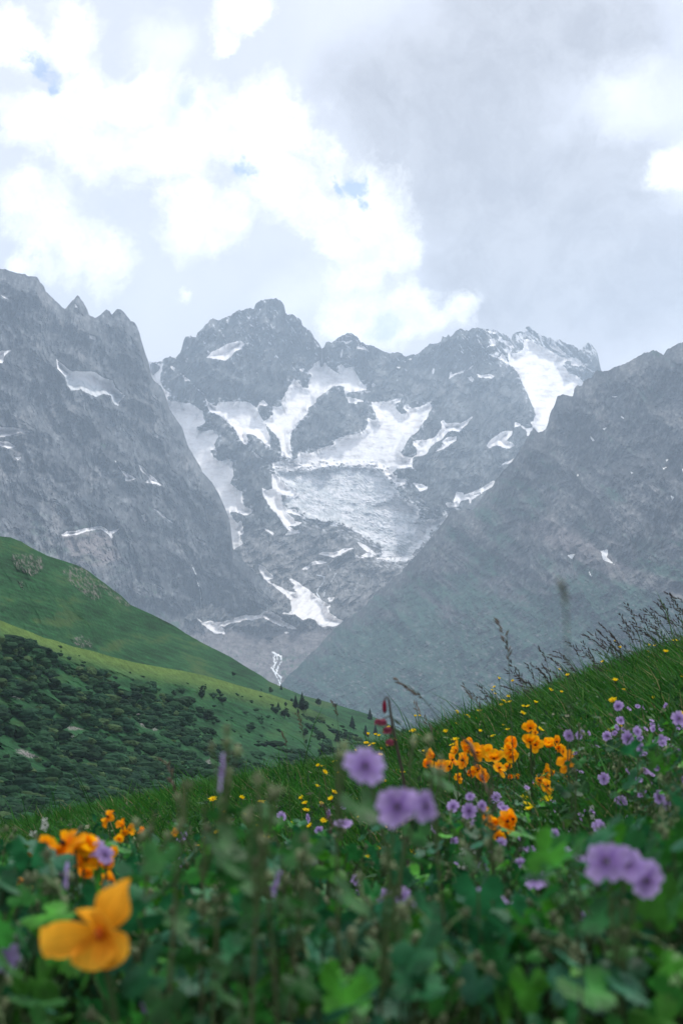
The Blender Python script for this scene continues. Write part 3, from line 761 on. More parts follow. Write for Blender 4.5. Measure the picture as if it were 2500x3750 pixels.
# ---- right mountain
def build_right():
    PX, PY = grid_layer(RIDGE_RIGHT, 2800.0, 980, 2690, 3.3, 9.0, 12)
    base = D_RIGHT(PX, PY)
    sn = [rough_edge(PX, PY, sdf(PX, PY, p, 20), 2.0, 211 + i) for i, p in enumerate(SNOWS_RIGHT)]
    smax = np.maximum.reduce(sn)
    wx = 70 * fbm(PX / 190, PY / 190, 3, 221); wy = 70 * fbm(PX / 190, PY / 190, 3, 222)
    lowk = sstep(PY - .25 * (2000 - PX), 1950, 2350)
    u, v = rot(PX + wx, PY + wy, -38, 1, 1)
    r1 = ridged(u / 190, v / 520, 6, 231, 0.56)
    r2 = ridged((PX + wx * .6 + PY * 0.25) / 55, (PY + wy) / 190, 5, 237, 0.62)
    r3 = ridged((PX - PY * .8) / 110, (PX * .6 + PY) / 34, 4, 239, 0.6)
    rough = 1 - 0.8 * sstep(smax, -2, 10)
    tr = terrace((PY * .8 - PX * .6 + 1.2 * wx + 34 * fbm(PX / 50, PY / 50, 3, 243)) / 100) * 65 * sstep(fbm(PX / 180, PY / 180, 2, 244), -.35, .3)
    tr2 = terrace((PX * .85 + PY * .45 + 1.2 * wy + 30 * fbm(PX / 44, PY / 44, 3, 245)) / 74) * 50 * sstep(fbm(PX / 150, PY / 150, 2, 246), -.3, .3)
    relief = r1 * 200 * (1 - .25 * lowk) + r2 * 70 * (1 - .3 * lowk) + r3 * 30 + tr + tr2
    edge = sstep(PY - PY[0], 0, 70)
    depth = base - relief * (0.3 + 0.7 * edge)
    n1 = fbm(PX / 130, PY / 160, 5, 261); n2 = fbm(PX / 17, PY / 22, 4, 262, 0.65)
    n3 = fbm((PX + PY * .4) / 8, (PY - PX * .5) / 28, 3, 263, 0.62)
    k = np.clip(np.exp(1.3 * n1 + 1.3 * n2 + 1.3 * n3), 0.18, 3.2)
    tone = np.array([0.062, 0.066, 0.070]) * k[..., None]
    tone = mixc(tone, np.array([0.13, 0.12, 0.112]) * np.clip(1 + n2, .5, 1.5)[..., None], sstep(n1 + .4 * n3, .0, .5) * .6)
    # thin turf on the shoulder, thicker lower down, cut by pale rock bands and talus
    s = fbm((PX + .9 * PY) / 210, (PY - .7 * PX) / 70, 5, 265, .58)
    shoulder = sstep(-np.abs(PY - (PY[0] + 190)), -260, -40) * sstep(PX, 1100, 1400) * sstep(-PX, -2200, -1800)
    g = sstep(s + .9 * lowk + .35 * shoulder - .22 + .35 * n2, -.05, .5)
    tone = mixc(tone, np.array([0.016, 0.076, 0.048]) * np.clip(1 + .5 * n2, .5, 1.6)[..., None], g * .85)
    dk = sstep(fbm(PX / 80, PY / 60, 4, 266) + .15 * lowk, .12, .34) * lowk
    tone = mixc(tone, (0.008, 0.050, 0.034), dk * .8)
    pale = sstep(fbm((PX + .5 * PY) / 26, (PY - .5 * PX) / 9, 4, 267, .65) + .12 * fbm(PX / 90, PY / 90, 2, 268), .12, .34)
    tone = mixc(tone, (0.20, 0.18, 0.175), pale * lowk * .72)
    tone = tone * (1 - .15 * lowk[..., None])
    fan = sstep(sdf(PX, PY, W_([(1190, 1205), (1260, 1190), (1420, 1290), (1568, 1340), (1700, 1380), (1568, 1380), (1400, 1330), (1260, 1250)]), 50) + 12 * n2, -10, 12)
    tone = mixc(tone, np.array([0.17, 0.15, 0.152]) * np.clip(1 + .3 * n3, .6, 1.4)[..., None], fan * .7)
    o, V = finish_layer("mountain", PX, PY, depth, tone, M_ROCK)
    tag(o, "blue grey mountain shoulder with turf bands on the right")
    for i, f in enumerate(sn):
        cover("snow_patch", PX, PY, depth, f, np.ones(PX.shape + (3,)) * .75, M_SNOW, 3.0, 8.0)


build_cirque()
build_left()
build_right()


def build_haze():
    x0, x1, y0, y1, z0, z1 = -7000.0, 7000.0, -400.0, 17500.0, -2500.0, 4300.0
    v = [(x, y, z) for x in (x0, x1) for y in (y0, y1) for z in (z0, z1)]
    f = [(0, 1, 3, 2), (4, 6, 7, 5), (0, 4, 5, 1), (2, 3, 7, 6), (0, 2, 6, 4), (1, 5, 7, 3)]
    m = bpy.data.materials.new("mountain_haze")
    m.use_nodes = True
    m.node_tree.nodes.clear()
    pv = m.node_tree.nodes.new('ShaderNodeVolumePrincipled')
    pv.inputs['Color'].default_value = (0.66, 0.82, 1.0, 1)
    pv.inputs['Density'].default_value = 4.8e-5
    pv.inputs['Anisotropy'].default_value = 0.35
    out = m.node_tree.nodes.new('ShaderNodeOutputMaterial')
    m.node_tree.links.new(pv.outputs[0], out.inputs['Volume'])
    o = np_mesh("haze", v, f, False, None, m)
    tag(o, kind='stuff')


build_haze()

# ------------------------------------------------------------------ green hillside on the left
RIDGE_HILL = [(-160, 1945)] + D_([(0, 80), (50, 85), (100, 105), (140, 130), (170, 145), (220, 170), (300, 195), (360, 215), (400, 235), (440, 265), (500, 310), (560, 355), (600, 395), (700, 440), (800, 490), (860, 530), (930, 570), (1000, 605), (1060, 635), (1130, 680), (1200, 720)]) + \
    C_([(550, 1135), (600, 1155), (720, 1205), (850, 1240), (1000, 1285)]) + [(1343, 2614), (1420, 2650), (1500, 2700), (1620, 2770), (1800, 2850)]
RIDGE_SPUR = [(-160, 2225)] + D_([(0, 465), (60, 490), (130, 515), (200, 545), (260, 560), (330, 585), (430, 608), (520, 635), (620, 660), (730, 680), (850, 700), (960, 725), (1030, 745), (1130, 775), (1240, 805), (1330, 835), (1420, 872), (1500, 905), (1568, 935)]) + [(1350, 2700), (1500, 2800), (1800, 2960)]
D_HILL = tps([(-160, 1945, 1.15), (0, 1965, 1.2), (319, 2087, 1.3), (560, 2245, 1.5), (800, 2390, 1.8), (1020, 2520, 2.1), (1343, 2614, 2.0), (1620, 2770, 1.9), (0, 2280, 0.95), (400, 2390, 1.12), (800, 2500, 1.4), (1100, 2620, 1.6), (1400, 2740, 1.55),
              (-160, 2200, .92), (200, 2150, 1.12), (600, 2420, 1.32)])
D_SPUR = tps([(-160, 2225, .78), (0, 2270, .8), (400, 2380, .93), (800, 2480, 1.12), (1060, 2566, 1.32), (1250, 2650, 1.42), (0, 3000, .56), (600, 3000, .66), (1200, 2900, .95), (-160, 3100, .5), (300, 2700, .76), (800, 2750, .93), (1500, 2900, 1.2), (1500, 2810, 1.3), (600, 3400, .45)])
f_hill = ridge_fn(RIDGE_HILL, 1.5, 21)
f_spur = ridge_fn(RIDGE_SPUR, 1.2, 22)
SHRUBS = [D_([(-60, 545), (60, 552), (150, 570), (260, 640), (330, 690), (480, 715), (440, 740), (560, 760), (700, 755), (820, 790), (880, 830), (900, 870), (960, 880), (990, 930), (960, 960), (1000, 1040), (1120, 1100), (1200, 1130), (1100, 1200), (950, 1260), (860, 1210), (740, 1110), (600, 1035), (440, 975), (400, 930), (260, 900), (200, 870), (100, 830), (-60, 790)]),
          D_([(-60, 860), (60, 870), (200, 900), (300, 975), (420, 990), (560, 1050), (700, 1100), (830, 1180), (900, 1260), (900, 1500), (-60, 1500), (-60, 1150), (60, 1130), (200, 1180), (300, 1170), (200, 1090), (80, 1010), (-60, 970)]),
          D_([(1190, 1070), (1230, 1040), (1300, 1050), (1380, 1075), (1460, 1105), (1700, 1120), (1800, 1300), (1250, 1300), (1120, 1140)]),
          D_([(1380, 940), (1480, 935), (1560, 960), (1700, 1010), (1750, 1100), (1500, 1060), (1420, 985)]), P4([(1230, 1300), (1330, 1290), (1568, 1340), (1700, 1400), (1560, 1440), (1400, 1400)]),
          crop(950, 2500, .4464, [(330, 270), (420, 260), (560, 330), (760, 440), (900, 400), (1150, 480), (1250, 560), (1000, 640), (700, 560), (500, 460), (350, 390)]),
          crop(950, 2500, .4464, [(470, 190), (700, 240), (950, 330), (1150, 430), (1050, 470), (800, 400), (600, 300)]),
          crop(950, 2500, .4464, [(-50, 500), (130, 500), (250, 600), (450, 620), (560, 560), (700, 640), (700, 800), (-50, 760)])]
ROCKS_HILL = [D_([(60, 165), (120, 160), (195, 175), (200, 235), (150, 260), (90, 240), (60, 205)]), D_([(290, 240), (330, 212), (400, 232), (440, 290), (470, 362), (430, 372), (370, 330), (320, 290)]), D_([(440, 275), (500, 315), (600, 395), (585, 400), (500, 345), (450, 310)]),
              D_([(85, 285), (110, 290), (120, 330), (95, 315)]), D_([(330, 552), (370, 540), (405, 548), (430, 590), (370, 590), (345, 575)])]
ROCKS_SPUR = [D_([(600, 870), (640, 845), (690, 860), (735, 930), (720, 975), (650, 950), (620, 910)]), D_([(70, 1060), (110, 1060), (185, 1098), (150, 1100), (90, 1080)]), D_([(300, 952), (345, 955), (385, 968), (320, 968)]), D_([(300, 990), (340, 996), (335, 1008), (305, 1004)]),
              D_([(225, 735), (250, 735), (275, 765), (240, 755)]), D_([(50, 808), (90, 812), (110, 830), (60, 822)]), D_([(235, 845), (270, 850), (275, 866), (245, 862)]), D_([(425, 757), (450, 760), (445, 772)]), D_([(940, 1120), (965, 1100), (970, 1140), (945, 1160)])]
M_TURF = terrain_mat("mountain_turf", 0.25, 0.7, 0.28)


def turf_tone(PX, PY, seed):
    n1 = fbm(PX / 160, PY / 70, 4, seed); n2 = fbm((PX - .6 * PY) / 60, (PY - .35 * PX) / 9, 4, seed + 1, .6); n3 = fbm(PX / 5, PY / 4, 3, seed + 2)
    k = np.clip(1 + .7 * n1 + .9 * n2 + .6 * n3, .3, 2.2)
    return np.array([0.016, 0.066, 0.024]) * k[..., None], n1, n2, n3


def build_hill():
    PX, PY = grid_layer(RIDGE_HILL, lambda x: np.interp(x, *np.asarray(sorted(RIDGE_SPUR)).T) + 120, -160, 1780, 3.0, 1.5, 21)
    up = PY - PY[0]
    n = fbm((PX - .55 * PY) / 190, (PY + .4 * PX) / 420, 4, 301)
    gul = ridged((PX * .8 - PY * .5) / 60, (PY + PX * .8) / 300, 4, 303, .55)
    rk = np.maximum.reduce([sdf(PX, PY, p, 30) for p in ROCKS_HILL]) + 9 * fbm(PX / 14, PY / 14, 4, 305, .65)
    rkm = sstep(rk, -3, 3)
    depth = D_HILL(PX, PY) - (n * 34 + gul * 9 + fbm(PX / 12, PY / 8, 3, 304) * 1.6) * sstep(up, 0, 50) - rkm * ridged(PX / 9, PY / 7, 3, 306) * 5
    tone, n1, n2, n3 = turf_tone(PX, PY, 310)
    tone = mixc(tone, (0.050, 0.078, 0.026), sstep(n1 + .5 * n2, .1, .5) * .7)
    streak = sstep(ridged((PX * .75 - PY * .55) / 11, (PY + PX) / 120, 3, 317) + .1 * n3, .80, .95) * .4
    tone = mixc(tone, (0.018, 0.052, 0.022), streak)
    bit = sstep(fbm((PX - PY * .5) / 9, (PY + .5 * PX) / 22, 4, 319, .75) + .12 * n3, -.08, .25)
    tone = mixc(tone, np.array([0.15, 0.14, 0.13]) * np.clip(1 + .5 * n3, .5, 1.5)[..., None], rkm * bit * .85)
    o, V = finish_layer("hill", PX, PY, depth, tone, M_TURF, 500.0, False, HS)
    tag(o, "steep green hill with grey stony patches on the left")


def build_spur():
    PX, PY = grid_layer(RIDGE_SPUR, 3380.0, -160, 1780, 3.0, 1.2, 22)
    up = PY - PY[0]
    n = fbm((PX - .3 * PY) / 210, (PY - .35 * PX) / 120, 4, 331)
    fold = ridged((PX + PY) / 420, (PY - .55 * PX) / 95, 4, 333, .5)
    rk = np.maximum.reduce([sdf(PX, PY, p, 30) for p in ROCKS_SPUR]) + 6 * fbm(PX / 10, PY / 8, 3, 335, .6)
    rkm = sstep(rk, -3, 3)
    rel = (n * 20 + fold * 17 + fbm(PX / 12, PY / 7, 3, 334) * 1.2) * sstep(up, 0, 60) - rkm * 3
    depth = D_SPUR(PX, PY) - rel
    tone, n1, n2, n3 = turf_tone(PX, PY, 340)
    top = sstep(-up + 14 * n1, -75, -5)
    tone = mixc(tone, np.array([0.098, 0.158, 0.036]) * np.clip(1 + .5 * n3 + .3 * n2, .4, 1.6)[..., None], top * .85 * sstep(-PX, -1300, -900))  # yellower grass along the crest, with the sunlit patch's brightness painted into it
    tone = mixc(tone, (0.040, 0.078, 0.022), sstep(n1, 0, .5) * .5)
    tone = mixc(tone, np.array([0.20, 0.19, 0.185]) * np.clip(1 + .5 * n3, .5, 1.5)[..., None], rkm * sstep(fbm(PX / 6, PY / 5, 3, 347, .7), -.25, .0))
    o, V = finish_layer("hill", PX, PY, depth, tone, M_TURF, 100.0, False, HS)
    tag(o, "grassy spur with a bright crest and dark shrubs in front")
    return PX, PY, V


build_hill()
SPX, SPY, SV = build_spur()


def spur_point(px, py):
    c = int(round((px + 160) / 3.0)); c = min(max(c, 0), SPX.shape[1] - 1)
    r = int(np.searchsorted(SPY[:, c], py)); r = min(max(r, 0), SPY.shape[0] - 1)
    return SV[r, c]


def leaf_mat(name, sss=True, var=.5, scale=.6, rough=.6, trans=0.25, spec=.3):
    """foliage coloured by its vertex tone, with a little light coming through"""
    m = bpy.data.materials.new(name)
    m.use_nodes = True
    m.node_tree.nodes.clear()
    T = NT(m.node_tree)
    col = T.node('ShaderNodeAttribute', attribute_name='tone').outputs['Color']
    geo = T.node('ShaderNodeNewGeometry').outputs['Position']
    k = T.smooth(T.noise(geo, scale, 3.0, .6), .3, .7, 1 - var, 1 + var, 'LINEAR')
    comb = T.node('ShaderNodeCombineXYZ')
    for i in range(3): T.put(comb.inputs[i], k)
    c = T.vec('MULTIPLY', col, comb.outputs[0])
    b = T.node('ShaderNodeBsdfPrincipled')
    T.put(b.inputs['Base Color'], c)
    b.inputs['Roughness'].default_value = rough
    b.inputs['Specular IOR Level'].default_value = spec
    o = T.node('ShaderNodeOutputMaterial')
    if trans > 0:
        tr = T.node('ShaderNodeBsdfTranslucent')
        T.put(tr.inputs[0], c)
        mx = T.node('ShaderNodeMixShader')
        mx.inputs[0].default_value = trans
        T.l.new(b.outputs[0], mx.inputs[1]); T.l.new(tr.outputs[0], mx.inputs[2])
        T.l.new(mx.outputs[0], o.inputs[0])
    else:
        T.l.new(b.outputs[0], o.inputs[0])
    return m


M_BUSH = leaf_mat("shrub_leaves", var=.35, scale=1.2, rough=.9, trans=.0, spec=.05)
M_BARK = leaf_mat("bark", var=.3, scale=3, trans=0)


def ico(sub):
    t = (1 + 5 ** .5) / 2
    v = [Vector(p).normalized() for p in [(-1, t, 0), (1, t, 0), (-1, -t, 0), (1, -t, 0), (0, -1, t), (0, 1, t), (0, -1, -t), (0, 1, -t), (t, 0, -1), (t, 0, 1), (-t, 0, -1), (-t, 0, 1)]]
    f = [(0, 11, 5), (0, 5, 1), (0, 1, 7), (0, 7, 10), (0, 10, 11), (1, 5, 9), (5, 11, 4), (11, 10, 2), (10, 7, 6), (7, 1, 8), (3, 9, 4), (3, 4, 2), (3, 2, 6), (3, 6, 8), (3, 8, 9), (4, 9, 5), (2, 4, 11), (6, 2, 10), (8, 6, 7), (9, 8, 1)]
    for _ in range(sub):
        mid = {}; nf = []

        def m(a, b):
            k = (min(a, b), max(a, b))
            if k not in mid:
                v.append(((v[a] + v[b]) / 2).normalized()); mid[k] = len(v) - 1
            return mid[k]
        for a, b, c in f:
            x, y, z = m(a, b), m(b, c), m(c, a)
            nf += [(a, x, z), (b, y, x), (c, z, y), (x, y, z)]
        f = nf
    return np.array([tuple(p) for p in v]), np.array(f)


ICO2 = ico(2)
RNG = np.random.default_rng(5)


def clump(rng, sx, sy, sz, col):
    """one lumpy bush: verts, faces, tones"""
    v, f = ICO2
    n = np.zeros(len(v))
    for _ in range(7):
        c = rng.normal(size=3); c /= np.linalg.norm(c)
        n += np.clip((v @ c) - .45, 0, 1) * rng.uniform(.2, .9)
    r = 0.62 + n * .9 + rng.uniform(-.13, .13, len(v))
    p = v * r[:, None] * np.array([sx, sy, sz]) * .62
    t = np.array(col) * rng.uniform(.75, 1.3, len(v))[:, None]
    return p, f, t


def build_shrubs():
    rng = np.random.default_rng(9)
    Vs, Fs, Ts = [], [], []; off = 0; cnt = 0
    masks = [np.asarray(p) for p in SHRUBS]
    PXs = rng.uniform(-120, 1760, 30000); PYs = rng.uniform(2330, 3250, 30000)
    m = np.full(PXs.shape, -99.0)
    for p in SHRUBS:
        m = np.maximum(m, sdf(PXs, PYs, p, 30))
    m += 20 * fbm(PXs / 60, PYs / 35, 4, 401)
    hole = fbm((PXs + PYs) / 260, (PYs - .5 * PXs) / 45, 3, 402)
    ok = (m > 0) & (hole < .15)
    tint = fbm(PXs / 90, PYs / 50, 3, 403)
    sc = (m < 0) & (m > -32) & (rng.random(len(PXs)) < .05)
    sel = np.where(ok & (rng.random(len(PXs)) < .50) | sc)[0]
    order = sel[np.argsort(PYs[sel])]
    for i in order:
        p = spur_point(PXs[i], PYs[i])
        if PYs[i] < float(f_spur(np.array([PXs[i]]))[0]) + 14: continue
        s = (1.0 + 2.9 * rng.random() ** 2.4) * (1.15 if ok[i] else .7)
        hz = s * rng.uniform(.6, .95)
        g = rng.random()
        col = (0.011 + .009 * g, 0.038 + .020 * g, 0.020 + .004 * g)
        col = tuple(q * (1 + 1.1 * float(tint[i])) for q in col)
        if rng.random() < .12: col = (0.045, 0.085, 0.032)
        v, f, t = clump(rng, s * rng.uniform(1.0, 2.1), s * rng.uniform(.8, 1.4), hz, col)
        Vs.append(v + p + np.array([0, 0, hz * .18])); Fs.append(f + off); Ts.append(t); off += len(v); cnt += 1
    o = np_mesh("shrubbery", np.concatenate(Vs), np.concatenate(Fs), False, np.concatenate(Ts), M_BUSH)
    tag(o, "dark green shrubs covering the folds of the hillside", kind='stuff')
    print("shrubs", cnt)


def crown_conifer(rng, h, w, col):
    V, Fc, Tn = [], [], []
    n = 15
    for k in range(n):
        t = k / (n - 1)
        z = h * (.10 + .88 * t)
        r = w * (1 - t) ** .8 * rng.uniform(.8, 1.1) + .12
        m = 9
        for j in range(m):
            a = j / m * 6.283 + k * .7 + rng.uniform(-.2, .2)
            rr = r * rng.uniform(.7, 1.2)
            d = np.array([math.cos(a), math.sin(a), 0]); e = np.array([-math.sin(a), math.cos(a), 0])
            b = len(V)
            wd = rr * .42 + .12
            th = h / n * .8
            V += [d * .05 + [0, 0, z + th * .5], d * rr * .6 + e * wd + [0, 0, z - .05 * rr], d * rr + [0, 0, z - .33 * rr], d * rr * .6 - e * wd + [0, 0, z - .05 * rr], d * rr * .5 + [0, 0, z - th * .9]]
            Fc += [(b, b + 1, b + 2), (b, b + 2, b + 3), (b + 1, b + 4, b + 2), (b + 2, b + 4, b + 3)]
            c = np.array(col) * rng.uniform(.6, 1.5)
            Tn += [c] * 5
    return np.array(V), np.array(Fc), np.array(Tn)


def crown_round(rng, h, w, col):
    V, Fc, Tn = [], [], []
    lob = [(rng.normal(size=3) * np.array([w * .28, w * .28, h * .17]) + np.array([0, 0, h * .56]), rng.uniform(.28, .46)) for _ in range(9)]
    for c0, rr in lob:
        k = rng.uniform(.75, 1.25)
        for _ in range(70):
            d = rng.normal(size=3); d /= np.linalg.norm(d)
            q = c0 + d * rr * np.array([w * .8, w * .8, h * .55]) * rng.uniform(.7, 1.05)
            q[2] = max(q[2], .1)
            a = rng.normal(size=3); a /= np.linalg.norm(a); b2 = np.cross(d, a)
            s = .16 * w * rng.uniform(.5, 1.1)
            b = len(V)
            V += [q + a * s, q + b2 * s, q - a * s, q - b2 * s]
            Fc += [(b, b + 1, b + 2), (b, b + 2, b + 3)]
            Tn += [np.array(col) * k * rng.uniform(.6, 1.4)] * 4
    return np.array(V), np.array(Fc), np.array(Tn)


def tube(path, radii, n=6):
    """tube along points: verts, faces(quads)"""
    P = [Vector(p) for p in path]
    V, Fq = [], []
    for i, p in enumerate(P):
        t = (P[min(i + 1, len(P) - 1)] - P[max(i - 1, 0)])
        t = t.normalized() if t.length > 1e-9 else Vector((0, 0, 1))
        u = t.orthogonal().normalized() if i == 0 else (u - t * u.dot(t)).normalized()
        w = t.cross(u)
        for j in range(n):
            a = 2 * math.pi * j / n
            V.append(tuple(p + (u * math.cos(a) + w * math.sin(a)) * radii[i]))
    for i in range(len(P) - 1):
        for j in range(n):
            a, b = i * n + j, i * n + (j + 1) % n
            Fq.append((a, b, b + n, a + n))
    return np.array(V), np.array(Fq)


def make_tree(kind, rng, h, w, name):
    root = bpy.data.objects.new(name, None); link(root)
    col = {'conifer': (0.014, 0.036, 0.022), 'round': (0.022, 0.052, 0.026), 'pale': (0.03, 0.065, 0.03)}[kind]
    v, f, t = (crown_conifer if kind == 'conifer' else crown_round)(rng, h, w, col)
    np_mesh('crown', v, f, False, t, M_BUSH, root)
    v, f = tube([(0, 0, -.4), (w * .02, 0, h * .25), (0, w * .02, h * .55), (0, 0, h * (.93 if kind == 'conifer' else .7))], [h * .028, h * .022, h * .014, h * .004])
    np_mesh('trunk', v, f, True, np.tile([.05, .04, .03], (len(v), 1)), M_BARK, root)
    return root


def copy_tree(o, parent=None):
    c = o.copy(); COL.objects.link(c); c.parent = parent
    for ch in list(o.children): copy_tree(ch, c)
    return c


def X5(x, y): return (950 + .4464 * x, 2500 + .4464 * y)


# base pixel, height in pixels, kind, what it stands beside
HILL_TREES = [
    (*X5(350, 225), 60, 'conifer', 'tallest dark conifer, in the pair near the foot of the green spur'), (*X5(295, 205), 44, 'conifer', 'shorter conifer left of the tallest one on the green spur'), (*X5(385, 232), 40, 'round', 'bushy tree against the right side of the tallest conifer'),
    (*X5(265, 160), 14, 'round', 'small rounded bush left of the conifer pair'), (*X5(152, 205), 20, 'conifer', 'small pointed conifer on open grass left of the conifer pair'),
    (*X5(205, 290), 38, 'round', 'round tree below the small pointed conifer'), (*X5(215, 190), 16, 'round', 'little tree above the round tree on the spur'), (*X5(318, 248), 16, 'conifer', 'tiny conifer just below the conifer pair'),
    (*X5(488, 192), 28, 'round', 'round tree on the skyline right of the conifer pair'), (*X5(622, 206), 17, 'round', 'small round tree on the skyline of the hill'), (*X5(905, 300), 38, 'conifer', 'conifer at the end of the green skyline before the red lily'),
    (*X5(178, 55), 18, 'conifer', 'lone small conifer on the skyline beside the stream'), (*X5(92, 84), 20, 'pale', 'pale tree on the slope left of the stream'), (*X5(15, 68), 10, 'conifer', 'tiny conifer on the bright crest'),
    (D_([(1070, 722)])[0][0], D_([(1070, 722)])[0][1], 17, 'round', 'lone dark tree on the slope above the bright crest'), (D_([(927, 822)])[0][0], D_([(927, 822)])[0][1], 34, 'round', 'lone tall dark tree on open grass below the bright crest'),
    (*X5(378, 445), 28, 'round', 'round tree on grass below the grey bushes'), (*X5(520, 600), 48, 'conifer', 'tall conifer low on the spur above the meadow'), (*X5(495, 490), 36, 'round', 'dark tree above the tall low conifer'),
    (*X5(385, 500), 16, 'round', 'small bush under the round tree'), (*X5(640, 480), 40, 'conifer', 'conifer among the grey shrubs'), (*X5(760, 380), 46, 'conifer', 'conifer midway between the shrubs and the red lily'),
    (*X5(870, 440), 40, 'conifer', 'lower conifer left of the red lily'), (*X5(590, 600), 30, 'round', 'tree right of the tall low conifer'), (*X5(330, 600), 22, 'round', 'tree left of the tall low conifer'), (*X5(950, 420), 34, 'conifer', 'conifer just left of the red lily blossoms'),
    (*X5(430, 660), 22, 'round', 'tree at the edge of the foreground meadow'), (*X5(700, 460), 26, 'round', 'rounded tree among the lower shrubs'),
    (*X5(1190, 440), 30, 'round', 'dark tree right of the red lily stem'), (*X5(1080, 460), 30, 'conifer', 'conifer behind the red lily stem'),
    (*D_([(300, 1110)])[0], 36, 'round', 'dark round tree in the clearing at lower left'), (*D_([(30, 1130)])[0], 40, 'round', 'dark tree at the left edge of the shrubs'), (*D_([(370, 905)])[0], 22, 'round', 'dark bush on the shrubby slope above the pale stones'),
    (*D_([(950, 930)])[0], 26, 'round', 'bushy tree at the right end of the shrub belt'), (*D_([(800, 815)])[0], 20, 'round', 'dark bush crowning the shrub belt'),
]
ISOLATED_BUSHES = [(*D_([(380, 662)])[0], 26, 8, 'flat dark bush on the bright crest'), (*D_([(1010, 835)])[0], 50, 22, 'large spreading bush on open grass right of the lone tall tree'), (*D_([(985, 808)])[0], 24, 12, 'small bush above the large spreading bush'),
                   (*D_([(1125, 890)])[0], 50, 12, 'low wide bush right of the large spreading bush'), (*X5(115, 235), 44, 24, 'wide dark bush below the small pointed conifer'), (*D_([(370, 1005)])[0], 40, 22, 'dark bush beside the pale stones'),
                   (*X5(410, 375), 60, 26, 'wide grey green bush in the middle of the spur'), (*X5(400, 520), 30, 10, 'flat bush on the low grass')]


def build_trees():
    rng = np.random.default_rng(77)
    names = {'conifer': 'conifer_tree', 'round': 'broadleaf_tree', 'pale': 'broadleaf_tree'}
    for (px, py, hp, kind, label) in HILL_TREES:
        if py > float(f_spur(np.array([px]))[0]) + 3:
            p = spur_point(px, py)
        else:
            p = np.array([float(q) for q in at(px, py + 2, (float(D_HILL(np.array([px]), np.array([py]))[0]) - 8) * HS)])
        h = hp * p[1] / F * 1.12
        w = h * (.30 if kind == 'conifer' else .52)
        root = make_tree(kind, rng, h, w, names[kind])
        root.location = tuple(p)
        tag(root, label, 'tree', 'trees on the green hillside')
    for (px, py, wp, hp, label) in ISOLATED_BUSHES:
        p = spur_point(px, py)
        s = p[1] / F
        v, f, t = [], [], []; off = 0
        for k in range(9):
            a, b, c = clump(rng, wp * s * .32, wp * s * .3, hp * s * .5, (0.018, 0.05, 0.026))
            ang = rng.uniform(0, 6.28); rr = rng.uniform(0, .42)
            a = a + np.array([math.cos(ang) * rr * wp * s, math.sin(ang) * rr * wp * s * .6, hp * s * rng.uniform(.12, .45)])
            v.append(a); f.append(b + off); t.append(c); off += len(a)
        o = np_mesh('bush', np.concatenate(v), np.concatenate(f), False, np.concatenate(t), M_BUSH)
        o.location = tuple(p)
        tag(o, label, 'bush', 'single bushes on the green spur')


build_shrubs()
build_trees()

# ------------------------------------------------------------------ the flower meadow in front
def gz(x, y):
    """height of the meadow ground"""
    x = np.asarray(x, float); y = np.asarray(y, float)
    bx = np.where(x > 0, .345 * x, .19 * x)
    z = -.76 + bx - .024 * y + .03 * perlin(x * .9, y * .9, 3) + .05 * perlin(x * .35, y * .35, 4)
    o = np.maximum(y - 10.6, 0)
    return z - np.where(o < 16, .034 * o * o, .034 * 256 + 1.08 * (o - 16))


def ground_sheet():
    ys = np.concatenate([np.linspace(-4, 20, 121), 20 + (np.linspace(0, 1, 60)[1:] ** 2) * 330])
    xs = np.linspace(-1, 1, 161)
    Y = np.repeat(ys[:, None], len(xs), 1)
    Xw = xs[None, :] * (9 + np.maximum(Y, 0) * .62)
    Z = gz(Xw, Y)
    n = fbm(Xw * 3, Y * 3, 3, 501)
    t = np.array([.03, .045, .018]) * np.clip(1 + n, .4, 1.6)[..., None]
    o = np_mesh('ground', np.stack([Xw, Y, Z], -1).reshape(-1, 3), quads(*Y.shape), True, t.reshape(-1, 3), M_TURF)
    tag(o, kind='structure')


class MB:
    def __init__(self):
        self.v, self.f, self.t, self.n = [], [], [], 0

    def add(self, v, f, t):
        v = np.asarray(v, float); f = np.asarray(f)
        if f.shape[1] == 4:
            f = np.concatenate([f[:, :3], f[:, [0, 2, 3]]])
        t = np.asarray(t, float)
        if t.ndim == 1: t = np.tile(t, (len(v), 1))
        self.v.append(v); self.f.append(f + self.n); self.t.append(t); self.n += len(v)

    def build(self, name, mat, parent=None, smooth=True):
        return np_mesh(name, np.concatenate(self.v), np.concatenate(self.f), smooth, np.concatenate(self.t), mat, parent)


def basis(normal, up=(0, 0, 1)):
    n = Vector(normal).normalized()
    u = Vector(up) - n * Vector(up).dot(n)
    if u.length < 1e-3: u = n.orthogonal()
    u.normalize()
    r = u.cross(n)
    return np.array([tuple(r), tuple(u), tuple(n)])   # rows: right, up, normal


